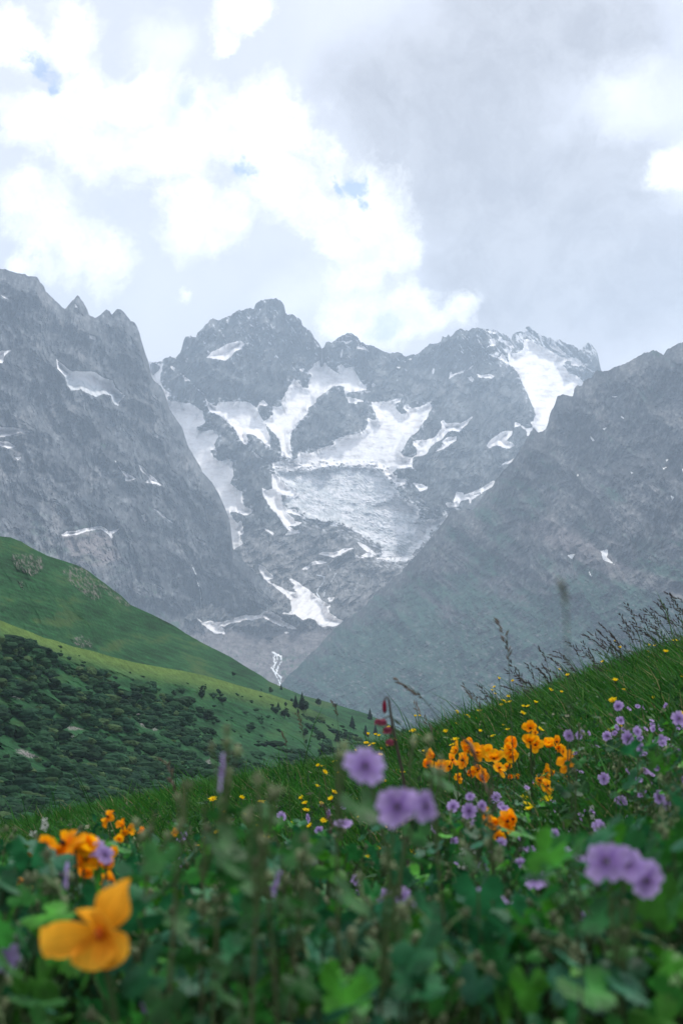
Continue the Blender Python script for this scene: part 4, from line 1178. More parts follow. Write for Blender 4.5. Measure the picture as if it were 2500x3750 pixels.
def leaf_palm(rng, size, col):
    """lobed, toothed leaf lying in its own xy plane, stalk joining at the origin"""
    m = 45
    a = np.linspace(-2.65, 2.65, m)
    lobes = np.abs(np.cos(a / 2.65 * 2.5 * math.pi / 2 * 1.0 + 0)) if False else np.abs(np.cos(a * 1.48))
    r = size * (.42 + .58 * lobes ** .7) * (1 + .09 * np.sin(a * 17)) * (1 - .10 * np.abs(a) / 2.65)
    x, y = np.sin(a), np.cos(a)
    cup = rng.uniform(-.25, .35)
    V = [np.array([[0, 0, 0]])]
    for k in (.5, 1.0):
        z = cup * size * (k ** 2) * .5 + .06 * size * np.cos(a * 2.96) * k + rng.uniform(-.02, .02, m) * size
        V.append(np.stack([x * r * k, y * r * k, z], 1))
    V = np.concatenate(V)
    i = np.arange(m - 1)
    F = np.concatenate([np.stack([0 * i, 1 + i, 2 + i], 1), np.stack([1 + i, 1 + m + i, 2 + m + i], 1), np.stack([1 + i, 2 + m + i, 2 + i], 1)])
    vein = .8 + .35 * np.abs(np.sin(a * 1.48))
    T = np.concatenate([[np.array(col) * 1.5], np.array(col) * vein[:, None] * 1.1, np.array(col) * vein[:, None]])
    return V, F, T


def petal(L, Wd, notch, cupz, tipz, col, col2, n=6, rim=None):
    """one petal along +Y"""
    us = np.linspace(0, 1, n); m = 13 if n > 8 else 7; vs = np.linspace(-1, 1, m)
    V, T = [], []
    for u in us:
        w = Wd * math.sin(min(1, u * 1.15 + .06) * math.pi * .62) ** .8
        if u > .85: w *= .86
        for q in vs:
            yy = L * u * (1 - notch * (1 - abs(q)) * (u > .9) - .10 * q * q * u)
            V.append((q * w * .5, yy, cupz * L * q * q * u + tipz * L * u * u))
            k = (1 - u) ** 1.3
            c = np.array(col) * (1 - k) + np.array(col2) * k
            c = c * ((.88 + .18 * abs(math.sin(q * 7))) if m == 7 else (1.0 - .22 * (math.sin(q * 21) > .55) - .10 * (1 - u) ** 2 + .10 * u))
            T.append(c)
    F = []
    for i in range(n - 1):
        for j in range(m - 1):
            a = i * m + j
            F.append((a, a + 1, a + m + 1, a + m))
    return np.array(V), np.array(F), np.array(T)


VIO, VIO2 = (.60, .45, .82), (.24, .12, .42)
ORA, ORA2 = (.98, .43, .006), (.92, .27, .003)


def ring_flower(mb, rng, n, L, W, c, c2, lift, notch=.08, cup=.06, tip=-.1, skip=0):
    """n petals around local +Z, appended to mb in local coordinates"""
    for k in range(n):
        if rng.random() < skip: continue
        v, f, t = petal(L * rng.uniform(.82, 1.12), W * rng.uniform(.85, 1.12), notch, cup, tip + rng.uniform(-.06, .06), np.array(c) * rng.uniform(.88, 1.12), c2)
        a = 2 * math.pi * k / n + rng.uniform(-.1, .1)
        el = lift + rng.uniform(-.1, .1)
        ce, se = math.cos(el), math.sin(el)
        v = np.stack([v[:, 0], v[:, 1] * ce - v[:, 2] * se, v[:, 1] * se + v[:, 2] * ce], 1)
        ca, sa = math.cos(a), math.sin(a)
        v = np.stack([v[:, 0] * ca - v[:, 1] * sa, v[:, 0] * sa + v[:, 1] * ca, v[:, 2]], 1)
        mb.add(v, f, t)


def ball(rng, r, col, sz=(1, 1, 1), jit=.1):
    v, f = ICO1
    p = v * r * np.array(sz) * (1 + rng.uniform(-jit, jit, (len(v), 1)))
    return p, f, np.array(col) * rng.uniform(.7, 1.25, (len(v), 1))


ICO1 = ico(1)
M_LEAF = leaf_mat("meadow_leaves", var=.4, scale=40.0, rough=.55, trans=.3, spec=.18)
M_PETAL = leaf_mat("petals", var=.10, scale=120.0, rough=.7, trans=.45, spec=.1)
M_STEM = leaf_mat("stems", var=.25, scale=60.0, rough=.7, trans=.0)
M_GRASS = leaf_mat("grass_blades", var=.4, scale=3.0, rough=.6, trans=.3, spec=.10)
STEMC = (.05, .085, .03)
FUZZ = (.19, .235, .12)


def bend(p0, p1, sag=.1, n=6, rng=None):
    """curved stalk from p0 to p1, leaving the ground upright"""
    p0, p1 = np.asarray(p0, float), np.asarray(p1, float)
    h = np.linalg.norm(p1 - p0)
    c = p0 + np.array([0, 0, h * .6]) * (1 - sag) + (p1 - p0) * sag
    t = np.linspace(0, 1, n)[:, None]
    return (1 - t) ** 2 * p0 + 2 * t * (1 - t) * c + t * t * p1


def put_flower(root, rng, pos, normal, kind, size, name='flower', wilt=0.0):
    """flower head as a part (petals) with its centre as a sub-part"""
    B = basis(normal)
    mb = MB(); ctr = MB()
    if kind == 'geranium':
        ring_flower(mb, rng, 5, size * .53, size * .46, np.array(VIO) * rng.uniform(.8, 1.1), VIO2, .18 + wilt, .14, rng.uniform(-.05, .2), -.15)
        for _ in range(7):
            v, f, t = ball(rng, size * .022, (.10, .04, .16))
            ctr.add(v + np.array([rng.uniform(-.06, .06) * size, rng.uniform(-.06, .06) * size, size * rng.uniform(.08, .16)]), f, t)
        v, f = tube([(0, 0, -.01 * size), (0, 0, size * .2)], [size * .03, size * .012], 5); ctr.add(v, f, (.22, .12, .25))
        v, f, t = ball(rng, size * .09, FUZZ, (1, 1, 1.6)); ctr.add(v + [0, 0, -size * .08], f, t)
    elif kind == 'poppy':
        op = rng.uniform(.1, 1.15)
        ring_flower(mb, rng, 4, size * rng.uniform(.48, .62), size * rng.uniform(.46, .62), np.array(ORA) * [1, rng.uniform(.8, 1.2), 1], ORA2, op + wilt, .03, rng.uniform(.05, .35), rng.uniform(-.4, .15))
        ring_flower(mb, rng, 2, size * .42, size * .40, np.array(ORA) * [1, 1.15, 1], ORA2, op + .35, .03, .3, -.1)
        v, f, t = ball(rng, size * .07, (.05, .03, .01), (1, 1, 1.3)); ctr.add(v + [0, 0, size * .1], f, t)
    elif kind == 'yellow':
        for ring, (n, l, e) in enumerate(((16, .5, .25), (12, .36, .6))):
            ring_flower(mb, rng, n, size * l, size * .13, (.90, .72, .012), (.85, .52, .006), e + wilt, 0, .02, -.05)
        v, f, t = ball(rng, size * .14, (.04, .06, .02), (1, 1, 1.4)); ctr.add(v + [0, 0, -size * .12], f, t)
    elif kind == 'white':
        for _ in range(16):
            v, f, t = ball(rng, size * .10, (.75, .76, .74), (1, 1, .8), .3)
            ctr_p = np.array([rng.uniform(-.45, .45) * size, rng.uniform(-.45, .45) * size, rng.uniform(-.1, .35) * size])
            mb.add(v + ctr_p, f, t)
        v, f, t = ball(rng, size * .12, STEMC); ctr.add(v, f, t)
    o = mb.build(name, M_PETAL, root)
    M = Matrix([list(B[:, i]) if False else (B[0][i], B[1][i], B[2][i]) for i in range(3)]).to_4x4()
    M.translation = Vector(pos)
    o.matrix_local = M
    c = ctr.build('flower_centre', M_STEM, o)
    return o


def fuzzy_bud(mb, rng, p, s, col=FUZZ):
    """hairy drooping bud or old sepals"""
    v, f, t = ball(rng, s, col, (.8, .8, 1.3), .25)
    mb.add(v + p, f, t)
    for _ in range(11):
        d = rng.normal(size=3) + [0, 0, -.3]; d /= np.linalg.norm(d)
        e = np.cross(d, rng.normal(size=3)); e = e / (np.linalg.norm(e) + 1e-9) * s * .35
        q = p + d * s * .5
        mb.add([q - e, q + e, p + d * s * rng.uniform(1.6, 2.6)], [(0, 1, 2)], np.array(col) * rng.uniform(.8, 1.5))


def geranium_parts(root, rng, h, nleaf, nbud, spread=.16, lowest=.25, leafcols=None, leafsize=(.012, .025)):
    leaves, st = MB(), MB()
    cols = leafcols or [(.018, .125, .030), (.014, .095, .034), (.030, .17, .026), (.048, .22, .018), (.026, .125, .065)]
    for k in range(nleaf):
        a = rng.uniform(0, 6.283); z = h * (1 - (1 - lowest) * rng.random() ** 1.7)
        r = spread * rng.uniform(.25, 1.0)
        p = np.array([math.cos(a) * r, math.sin(a) * r, z])
        nrm = np.array([math.cos(a) * .7, math.sin(a) * .7, .8]) + rng.normal(size=3) * .45
        B = basis(nrm, (math.cos(a), math.sin(a), -.2))
        v, f, t = leaf_palm(rng, rng.uniform(*leafsize), np.array(cols[rng.integers(len(cols))]) * rng.uniform(.6, 1.4))
        leaves.add(v @ B + p, f, t)
        b = bend((math.cos(a) * .01, math.sin(a) * .01, 0), p, .35)
        v, f = tube(b, np.linspace(.0018, .0011, len(b)), 4)
        st.add(v, f, np.array(STEMC) * rng.uniform(.7, 1.3))
    for k in range(nbud):
        a = rng.uniform(0, 6.283); r = spread * rng.uniform(.1, .8)
        p = np.array([math.cos(a) * r, math.sin(a) * r, h * rng.uniform(.80, 1.03)])
        b = bend((0, 0, 0), p, .3, 7)
        v, f = tube(b, np.linspace(.0018, .0010, len(b)), 5)
        st.add(v, f, np.array([.035, .075, .022]) * rng.uniform(.7, 1.4))
        for _ in range(rng.integers(4, 8)):
            q = p + rng.normal(size=3) * np.array([.013, .013, .014]) + [0, 0, -.006]
            fuzzy_bud(st, rng, q, rng.uniform(.0022, .0042), np.array(FUZZ) * rng.uniform(.5, 1.1))
            v, f = tube([p, (p + q) / 2 + [0, 0, .004], q], [.0012, .001, .001], 4)
            st.add(v, f, np.array(STEMC) * 1.8)
    leaves.build('foliage', M_LEAF, root)
    st.build('stem', M_STEM, root)


def new_root(name, loc):
    o = bpy.data.objects.new(name, None); link(o)
    o.location = loc
    o.empty_display_size = .05
    return o


def geranium_variant(rng, h, nleaf, nbud, nflow, loc=(0, 0, -50)):
    root = new_root('wild_geranium', loc)
    geranium_parts(root, rng, h, nleaf, nbud)
    for k in range(nflow):
        a = rng.uniform(0, 6.283); r = rng.uniform(.02, .12)
        p = (math.cos(a) * r, math.sin(a) * r, h * rng.uniform(.93, 1.18))
        put_flower(root, rng, p, (rng.normal() * .7, -rng.uniform(.1, 1.0), rng.uniform(.0, .8)), 'geranium', rng.uniform(.028, .037), wilt=rng.uniform(0, .5))
        b = bend((0, 0, h * .3), p, .3, 6)
        v, f = tube(b, np.linspace(.0018, .0012, 6), 4)
        m = MB(); m.add(v, f, STEMC)
        m.build('flower_stalk', M_STEM, root)
    return root


def in_view(x, y, m=.12):
    return abs(x) < y * .245 + m


def scatter(rng, n, y0, y1, dmin, cond):
    pts = []
    tries = 0
    while len(pts) < n and tries < n * 60:
        tries += 1
        y = math.sqrt(rng.uniform(y0 * y0, y1 * y1))
        x = rng.uniform(-1, 1) * (y * .26 + .12)
        if not cond(x, y): continue
        if any((x - a) ** 2 + (y - b) ** 2 < dmin * dmin for a, b in pts): continue
        pts.append((x, y))
    return pts


def place(root, x, y, rng, smin=.85, smax=1.15):
    root.location = (x, y, float(gz(x, y)) - .01)
    s = rng.uniform(smin, smax)
    root.scale = (s, s, s)
    root.rotation_euler = (rng.uniform(-.12, .12), rng.uniform(-.12, .12), rng.uniform(-.5, .5))


def top_row(x, y):  # noqa
    """photograph row that the plants at this spot may reach up to"""
    px = 1250 + x / y * F
    near = np.interp(px, [0, 500, 900, 1250, 1600, 2000, 2500], [3130, 3060, 2990, 3060, 3100, 3030, 2960])
    mid = np.interp(px, [0, 600, 1250, 1500, 2000, 2250, 2500], [3070, 2990, 2990, 2960, 2850, 2640, 2660])
    return near if y < 1.9 else mid


CLEAR = []        # (pixel column, row, radius, distance) of flowers that must stay in the open


def height_for(x, y, rng, lo=-15, hi=80):
    row = top_row(x, y) + rng.uniform(lo, hi)
    px = 1250 + x / y * F
    w = .13 / y * F * .42
    for (cx, cy, r, d) in CLEAR:
        if y < d + .06 and abs(px - cx) < r + w:
            row = max(row, cy + r * .9 + 8)
    zt = -(row - HOR) / F * y
    return zt - float(gz(x, y))


def build_geraniums():
    rng = np.random.default_rng(31)
    kinds = [geranium_variant(rng, .55, 96, 4, 0), geranium_variant(rng, .55, 105, 3, 0), geranium_variant(rng, .55, 95, 6, 0), geranium_variant(rng, .55, 86, 5, 2), geranium_variant(rng, .55, 56, 6, 5), geranium_variant(rng, .55, 54, 6, 7)]
    used = set()

    rows = {}

    def put(k, x, y, label, group):
        h = height_for(x, y, rng)
        if h < .16: return
        base = kinds[k]
        r = base if k not in used else copy_tree(base)
        used.add(k)
        s = h / .55
        r.location = (x, y, float(gz(x, y)) - .01)
        w = min(max(s, .7), 1.1)
        r.scale = (w, w, s)
        r.rotation_euler = (rng.uniform(-.08, .08), rng.uniform(-.08, .08), rng.uniform(-.6, .6) if k > 2 else rng.uniform(0, 6.28))
        rows.setdefault((label, group), []).append((r, x / y))
    for (x, y) in scatter(rng, 100, 1.10, 1.42, .075, lambda x, y: in_view(x, y, .1)):
        put(int(rng.choice([0, 1, 1, 0, 2])), x, y, 'dark geranium leaves in the blurred lowest row', 'leafy geraniums closest to the camera')
    for (x, y) in scatter(rng, 170, 1.42, 2.4, .092, lambda x, y: in_view(x, y, .1)):
        put(int(rng.choice([0, 1, 2, 3, 2, 3])) if x > .0 else int(rng.choice([0, 1, 2, 2])), x, y, 'leafy geranium in the blurred foreground thicket', 'geraniums in the foreground thicket')
    for (x, y) in scatter(rng, 95, 2.4, 4.6, .15, lambda x, y: in_view(x, y) and x > .13 * y - .03 * (y - 2.4)):
        put(int(rng.choice([2, 3, 4, 4, 5, 5])), x, y, 'geranium with small violet flowers, right thicket', 'violet geraniums on the right')
    for (x, y) in scatter(rng, 36, 2.3, 3.4, .20, lambda x, y: in_view(x, y) and x < .10 * y):
        put(int(rng.choice([2, 2, 4, 3])) if x > -.1 else 2, x, y, 'budding geranium behind the blurred foreground leaves', 'geraniums in the middle of the meadow')
    for (label, group), objs in rows.items():
        label_row(objs, label, 'flower plant', group)


# big blurred or clearly placed violet flowers: W pixel centre, diameter there, facing, label
def Wp(x, y): return x * 2500 / 1568, y * 2500 / 1568


HERO_VIOLET = [
    ([(838, 1760, 98, (.2, -1, .45))], 'large blurred violet flower standing highest, left of the red lily stem'),
    ([(912, 1852, 100, (-.1, -1, .3)), (975, 1850, 74, (.8, -1, .1))], 'pair of large blurred violet flowers below the red lily'),
    ([(1392, 1978, 100, (-.3, -1, .5)), (1440, 1985, 88, (.3, -1, .6)), (1482, 2022, 92, (.4, -1, .1))], 'cluster of three large violet flowers at lower right'),
    ([(1072, 2053, 52, (.4, -1, .6))], 'violet flower in the leaves below the white blossoms'), ([(1230, 2022, 58, (-.3, -.7, 1)), (1265, 2035, 36, (.6, -.8, .8))], 'violet flower pair left of the big violet cluster'),
    ([(1373, 2084, 38, (.5, -.6, .8))], 'small violet flower under the big violet cluster'), ([(637, 2040, 82, (-1, -.18, .25))], 'violet flower seen edge on in the left middle'),
    ([(515, 1772, 92, (-1, -.12, .08))], 'thin violet flower seen edge on above the thicket'), ([(215, 1948, 60, (.2, -.8, .9)), (240, 1965, 46, (.6, -.8, .5))], 'violet flowers just right of the big orange cluster'),
    ([(152, 2008, 74, (-1, -.25, .1))], 'violet flower hanging below the big orange cluster'), ([(530, 2011, 40, (.1, -.5, 1))], 'small flat violet flower in dark leaves'), ([(318, 2338, 74, (.1, -1, .3))], 'violet flower cut by the bottom edge'),
    ([(0, 2200, 84, (.4, -1, .1))], 'violet flower cut by the left edge'), ([(483, 2085, 22, (.2, -1, .3))], 'tiny pale violet flower left of the edge-on flower'), ([(820, 2056, 30, (-.9, -.5, .2))], 'small dim violet flower in the dark leaves'),
    ([(416, 1921, 28, (.2, -1, .2))], 'small violet flower above the left thicket'), ([(412, 1980, 24, (.4, -1, .2))], 'faint violet flower in the left thicket'), ([(787, 1892, 44, (0, -.4, 1))], 'pale violet flower flat behind the paired flowers'),
    ([(1418, 1622, 26, (.1, -1, .2))], 'highest small violet flower on the right slope'), ([(1440, 1695, 32, (.2, -1, .2)), (1462, 1680, 24, (.4, -1, .2))], 'bright violet flowers of the right thicket'),
    ([(1425, 1655, 22, (-.4, -1, .3)), (1392, 1690, 24, (.1, -1, .1))], 'two violet flowers at the top of the right thicket'), ([(1470, 1720, 34, (.9, -.7, .1))], 'narrow violet flower in the right thicket'),
    ([(1425, 1840, 30, (0, -1, .2))], 'round violet flower low in the right thicket'), ([(1512, 1832, 34, (.2, -1, .3)), (1528, 1850, 26, (.5, -1, .2))], 'violet flower pair near the right edge'),
    ([(1375, 1900, 36, (.1, -1, .5))], 'purple flower above the big violet cluster'), ([(1428, 1915, 34, (-.1, -1, .4))], 'purple flower right above the big violet cluster'), ([(1558, 1650, 34, (-.1, -1, .2))], 'violet flower at the right edge of the slope'),
    ([(1076, 1862, 36, (0, -1, .2)), (1106, 1850, 26, (.3, -1, .2)), (1040, 1852, 28, (-.5, -1, .2)), (1078, 1830, 22, (0, -1, .6))], 'bunch of violet flowers in the centre below the orange flowers'),
    ([(1137, 1832, 26, (.2, -1, .2))], 'single violet flower right of the central violet bunch'), ([(1305, 1690, 30, (.3, -1, .2)), (1328, 1690, 20, (.5, -1, .1))], 'blue violet flower beside the right orange flowers'),
    ([(1480, 1770, 28, (.2, -.5, .9))], 'dark violet flower among right leaves'), ([(1385, 1788, 28, (.2, -1, .2))], 'pale violet flower left in the right thicket'), ([(1518, 1700, 26, (.4, -1, .4))], 'violet flower on the far right of the thicket'),
    ([(1560, 1780, 24, (.1, -1, .1))], 'violet flower at right margin below the thicket top'), ([(1275, 1945, 26, (.1, -1, .8))], 'dull violet flower under the orange cups'), ([(1345, 1868, 24, (-.2, -1, .2))], 'pale violet flower left of the purple one'),
    ([(790, 1850, 22, (.2, -1, .2))], 'tiny violet flower behind the thicket at centre'), ([(706, 1880, 22, (.9, -.5, .2))], 'tiny violet flower among yellow flowers'),
]
HERO_ORANGE_FAR = [(205, 600, 44), (145, 680, 40), (390, 560, 40), (465, 510, 36), (515, 490, 34), (480, 570, 40), (545, 580, 40), (340, 640, 40), (255, 700, 42), (440, 640, 46), (330, 690, 34), (410, 670, 36), (600, 560, 34), (650, 580, 36), (685, 630, 50), (725, 705, 42), (560, 720, 34), (590, 790, 44), (545, 780, 36), (470, 750, 32), (400, 778, 30),
                   (825, 505, 40), (835, 555, 40), (825, 610, 40), (872, 600, 34), (803, 702, 28), (808, 782, 28), (875, 780, 22), (990, 380, 42), (1032, 412, 22), (985, 495, 42), (1028, 515, 38), (1140, 530, 42), (1210, 490, 34), (1205, 545, 36), (1250, 570, 42), (1290, 600, 34), (1290, 660, 50), (1110, 740, 36), (1190, 755, 34), (1265, 760, 34), (1070, 805, 40), (1120, 850, 44), (1065, 870, 36), (1150, 885, 34), (1240, 850, 30), (1310, 855, 24), (1350, 848, 24),
                   (590, 1160, 42), (640, 1150, 44), (695, 1160, 40), (790, 1145, 52), (855, 1120, 46), (708, 1275, 44), (620, 1040, 14)]
HERO_ORANGE_LEFT = [(375, 560, 70, 1.7), (450, 625, 80, 1.7), (540, 545, 110, 1.7), (620, 590, 120, 1.6), (690, 660, 90, 1.7), (560, 640, 90, 1.7), (640, 700, 80, 1.7), (800, 690, 70, 1.8), (880, 720, 60, 1.8), (700, 790, 60, 1.8), (925, 845, 60, 1.9), (280, 745, 66, 1.9), (240, 825, 60, 1.9), (165, 850, 34, 1.9), (225, 635, 26, 2.2), (25, 1035, 70, 1.6),
                    (895, 320, 50, 2.8), (1010, 395, 34, 2.7), (1050, 425, 40, 2.7), (1030, 455, 30, 2.7), (985, 505, 30, 2.6), (1180, 440, 30, 2.9), (932, 605, 34, 2.3), (1430, 447, 22, 3.0)]


def stalk_plant(name, rng, head, base, r0, r1, col=STEMC, nleaf=2, leafsize=.03, sag=.3):
    """root at the ground, curved stem up to the head; returns root and head position in root space"""
    root = new_root(name, tuple(base))
    hd = np.asarray(head) - np.asarray(base)
    b = bend((0, 0, 0), hd, sag, 8)
    st = MB()
    v, f = tube(b, np.linspace(r0, r1, 8), 5)
    st.add(v, f, col)
    st.build('stem', M_STEM, root)
    return root, hd, b


def hero_flowers():
    rng = np.random.default_rng(8)
    for heads, label in HERO_VIOLET:
        x0, y0, d0, _ = heads[0]
        real = .031
        dm = max(h[2] for h in heads)
        dist = real * F / (dm * 2500 / 1568)
        pos = [np.array([float(q) for q in at(*Wp(h[0], h[1]), dist * rng.uniform(.99, 1.01))]) for h in heads]
        base = pos[0].copy(); base[0] += rng.uniform(-.03, .03); base[1] += .03
        base[2] = float(gz(base[0], base[1])) - .01
        root = new_root('wild_geranium', tuple(base))
        st = MB(); lv = MB()
        H = pos[0][2] - base[2]
        fork = np.array([rng.uniform(-.01, .01), 0, H * .8])
        v, f = tube(bend((0, 0, 0), fork, .3, 7), np.linspace(.0019, .0013, 7), 5); st.add(v, f, (.05, .085, .03))
        for p, h in zip(pos, heads):
            q = p - base
            nrm = np.array(h[3], float); nrm /= np.linalg.norm(nrm)
            back = q - nrm * h[2] * 2500 / 1568 / F * dist * .12
            v, f = tube(bend(fork, back, .4, 6), np.linspace(.0017, .0012, 6), 5); st.add(v, f, np.array(STEMC) * 1.5)
            put_flower(root, rng, tuple(q), h[3], 'geranium', h[2] * 2500 / 1568 / F * dist, wilt=rng.uniform(-.05, .12))
        for k in range(3 if dist < 2 else 2):
            q = fork + np.array([rng.uniform(-.03, .03), rng.uniform(.0, .03), rng.uniform(-.03, H * .12)])
            fuzzy_bud(st, rng, q, .005)
            v, f = tube([fork, (fork + q) / 2 + [0, 0, .004], q], [.0013, .001, .001], 4); st.add(v, f, np.array(STEMC) * 1.6)
        for k in range(6):
            a = rng.uniform(0, 6.28); z = H * rng.uniform(.35, .80)
            p = np.array([math.cos(a) * .05, math.sin(a) * .05 + .02, z])
            B = basis((math.cos(a) * .6, math.sin(a) * .6 - .2, .8), (math.cos(a), math.sin(a), -.2))
            v, f, t = leaf_palm(rng, rng.uniform(.015, .027), np.array([.014, .075, .025]) * rng.uniform(.7, 1.4)); lv.add(v @ B + p, f, t)
            v, f = tube(bend((0, 0, z * .6), p, .4, 4), [.0014] * 4, 4); st.add(v, f, STEMC)
        st.build('stem', M_STEM, root); lv.build('foliage', M_LEAF, root)
        tag(root, label, 'flower plant')
    # orange flowers further up the slope and at the left
    items = [(1500 + .4464 * x, 2500 + .4464 * y, r * 2 * .4464 * (1.12), None, 'orange poppy in the bright drift on the slope', 'orange poppies on the slope') for x, y, r in HERO_ORANGE_FAR]
    items += [(.4464 * x, 2850 + .4464 * y, r * 2 * .4464, d, 'orange poppy in the blurred orange bunch at the left', 'orange poppies at the left') for x, y, r, d in HERO_ORANGE_LEFT]
    rows = {}
    for px, py, dia, d, label, group in items:
        if d is None:
            d = .034 * F / max(dia, 26) * rng.uniform(.97, 1.03)
            d = min(max(d, 3.4), 5.0) if py < 2960 else 3.0
        else:
            d = d
        p = np.array([float(q) for q in at(px, py, d)])
        base = p + [rng.uniform(-.05, .05), rng.uniform(0, .06), 0]
        base[2] = float(gz(base[0], base[1])) - .01
        root, hd, b = stalk_plant('orange_poppy', rng, p, base, .0022, .0016)
        size = dia / F * d * 1.5
        put_flower(root, rng, tuple(hd), (rng.normal() * .6, -rng.uniform(.3, 1.2), rng.uniform(.1, .9)), 'poppy', size, wilt=rng.uniform(-.2, .25))
        lv = MB()
        for k in range(4):
            z = hd[2] * rng.uniform(.2, .7); a = rng.uniform(0, 6.28)
            q = np.array([hd[0] * z / hd[2], hd[1] * z / hd[2], z])
            dd = np.array([math.cos(a), math.sin(a), .6]) * rng.uniform(.05, .09); e = np.array([-math.sin(a), math.cos(a), 0]) * .006
            lv.add([q, q + dd * .5 + e, q + dd, q + dd * .5 - e], [(0, 1, 2, 3)], np.array([.02, .085, .02]) * rng.uniform(.6, 1.4))
        lv.build('foliage', M_LEAF, root)
        rows.setdefault((label, group), []).append((root, px))
    for (label, group), objs in rows.items():
        label_row(objs, label, 'flower', group)
    # the large, softly focused orange flower in the lower left corner
    d = 1.0
    c = np.array([float(q) for q in at(.4464 * 800, 2850 + .4464 * 1270, d)])
    base = np.array([c[0] + .05, c[1] + .06, 0]); base[2] = float(gz(base[0], base[1])) - .01
    root, hd, b = stalk_plant('orange_poppy', rng, c + [.0, .012, -.002], base, .003, .002)
    s = .4464 / F * d
    for (dx, dy, L, W, fwd, cup, colk) in ((-480, 110, 490, 300, -.25, .25, 1.06), (250, -450, 500, 330, .10, .30, .98), (190, 200, 330, 330, -.5, .22, 1.0), (-30, 250, 340, 380, -.7, .25, 1.05), (60, -250, 300, 420, -.9, .3, 1.04)):
        mb = MB()
        v, f, t = petal(L * s, W * s, .02, cup, .06, np.array([.92, .47, .04]) * colk, (.86, .31, .008), 10)
        dirv = Vector((dx, fwd * 250, -dy)).normalized()
        if (dx, dy) == (250, -450):
            tip = v[:, 1] / (L * s); v[:, 0] *= (1 - .75 * sstep(tip, .45, 1.0)); 
        nrm = Vector((rng.uniform(-.2, .2), -1, .35))
        nrm = (nrm - dirv * nrm.dot(dirv)).normalized()
        r = dirv.cross(nrm)
        B = np.array([tuple(r), tuple(dirv), tuple(nrm)])
        mb.add(v @ B, f, t)
        o = mb.build('petal', M_PETAL, root)
        o.location = tuple(hd)
    mb = MB(); v, f, t = ball(rng, .0035, (.6, .13, .01), (1, 1, 1.4)); mb.add(v + hd + [0, -.004, 0], f, t); mb.build('flower_centre', M_STEM, root)
    tag(root, 'large drooping orange flower out of focus in the lower left corner', 'flower')


YELLOW = [(1500, 2500, p) for p in [(385, 345), (490, 290), (540, 295), (570, 240), (640, 345), (735, 265), (728, 292), (757, 185), (765, 158), (780, 230), (797, 168), (806, 118), (945, 190), (1025, 215), (1320, 150), (1350, 135), (1445, 110), (1465, 100), (1305, 320), (1335, 350), (1465, 222), (1550, 155), (1150, 207), (1165, 290), (915, 315), (680, 378), (855, 365), (880, 360), (905, 375), (805, 405), (1400, 320), (565, 445), (60, 437), (30, 400), (220, 470),
                                  (700, 430), (720, 440), (740, 445), (690, 410), (410, 835), (520, 885), (350, 900), (290, 905), (940, 960), (895, 945), (970, 1010), (845, 870), (940, 800), (950, 905), (1160, 680), (1420, 645), (1450, 640), (980, 1045), (520, 830), (1110, 970), (1130, 980)]] + \
         [(950, 2500, p) for p in [(875, 495), (935, 505), (615, 655), (690, 840), (640, 850), (700, 895), (295, 860), (880, 930), (785, 965), (810, 1000), (875, 1025), (855, 1055), (650, 950), (305, 935), (200, 1035), (215, 1090), (270, 1125), (250, 1225), (300, 1050), (520, 1040), (490, 1025), (1110, 805), (1140, 795), (1105, 695), (590, 800), (550, 700), (1070, 545), (1110, 548), (1025, 1200), (180, 1150), (240, 1000)]] + \
         [(1800, 2100, p) for p in [(1500, 560), (1510, 660), (1330, 705), (1300, 695), (1345, 685), (1415, 690), (1500, 1130), (1055, 855), (1415, 815), (960, 805), (885, 860), (915, 1035), (885, 1055), (790, 1000), (655, 1045), (475, 1100), (350, 1110), (500, 1185), (635, 1215), (725, 1215), (1500, 740)]] + [(0, 2850, p) for p in [(1270, 175), (1225, 172)]]
HEADS = [(1140, 290), (1090, 370), (1120, 430), (1240, 380), (1300, 330), (1300, 400), (1385, 270), (1430, 280), (1480, 190), (1530, 300), (1460, 380), (1380, 330), (960, 465), (880, 530), (940, 515), (830, 540), (1030, 560), (1060, 570), (975, 600), (790, 610), (760, 640), (660, 590), (570, 660), (590, 700), (540, 730), (420, 640), (375, 770), (325, 780), (455, 790), (430, 820), (490, 800), (200, 830), (250, 860), (270, 870), (150, 940), (200, 770), (870, 720),
         (890, 790), (1215, 430), (1270, 500), (1180, 450), (1360, 500), (1420, 520), (1490, 490), (1350, 370), (1555, 380), (1010, 640), (920, 660), (1200, 660), (1070, 660), (1240, 560), (1540, 200), (1560, 420), (1450, 590), (1100, 460), (1330, 540), (280, 950), (395, 1010), (-60, 960), (-120, 1000), (1400, 240), (1510, 250)]


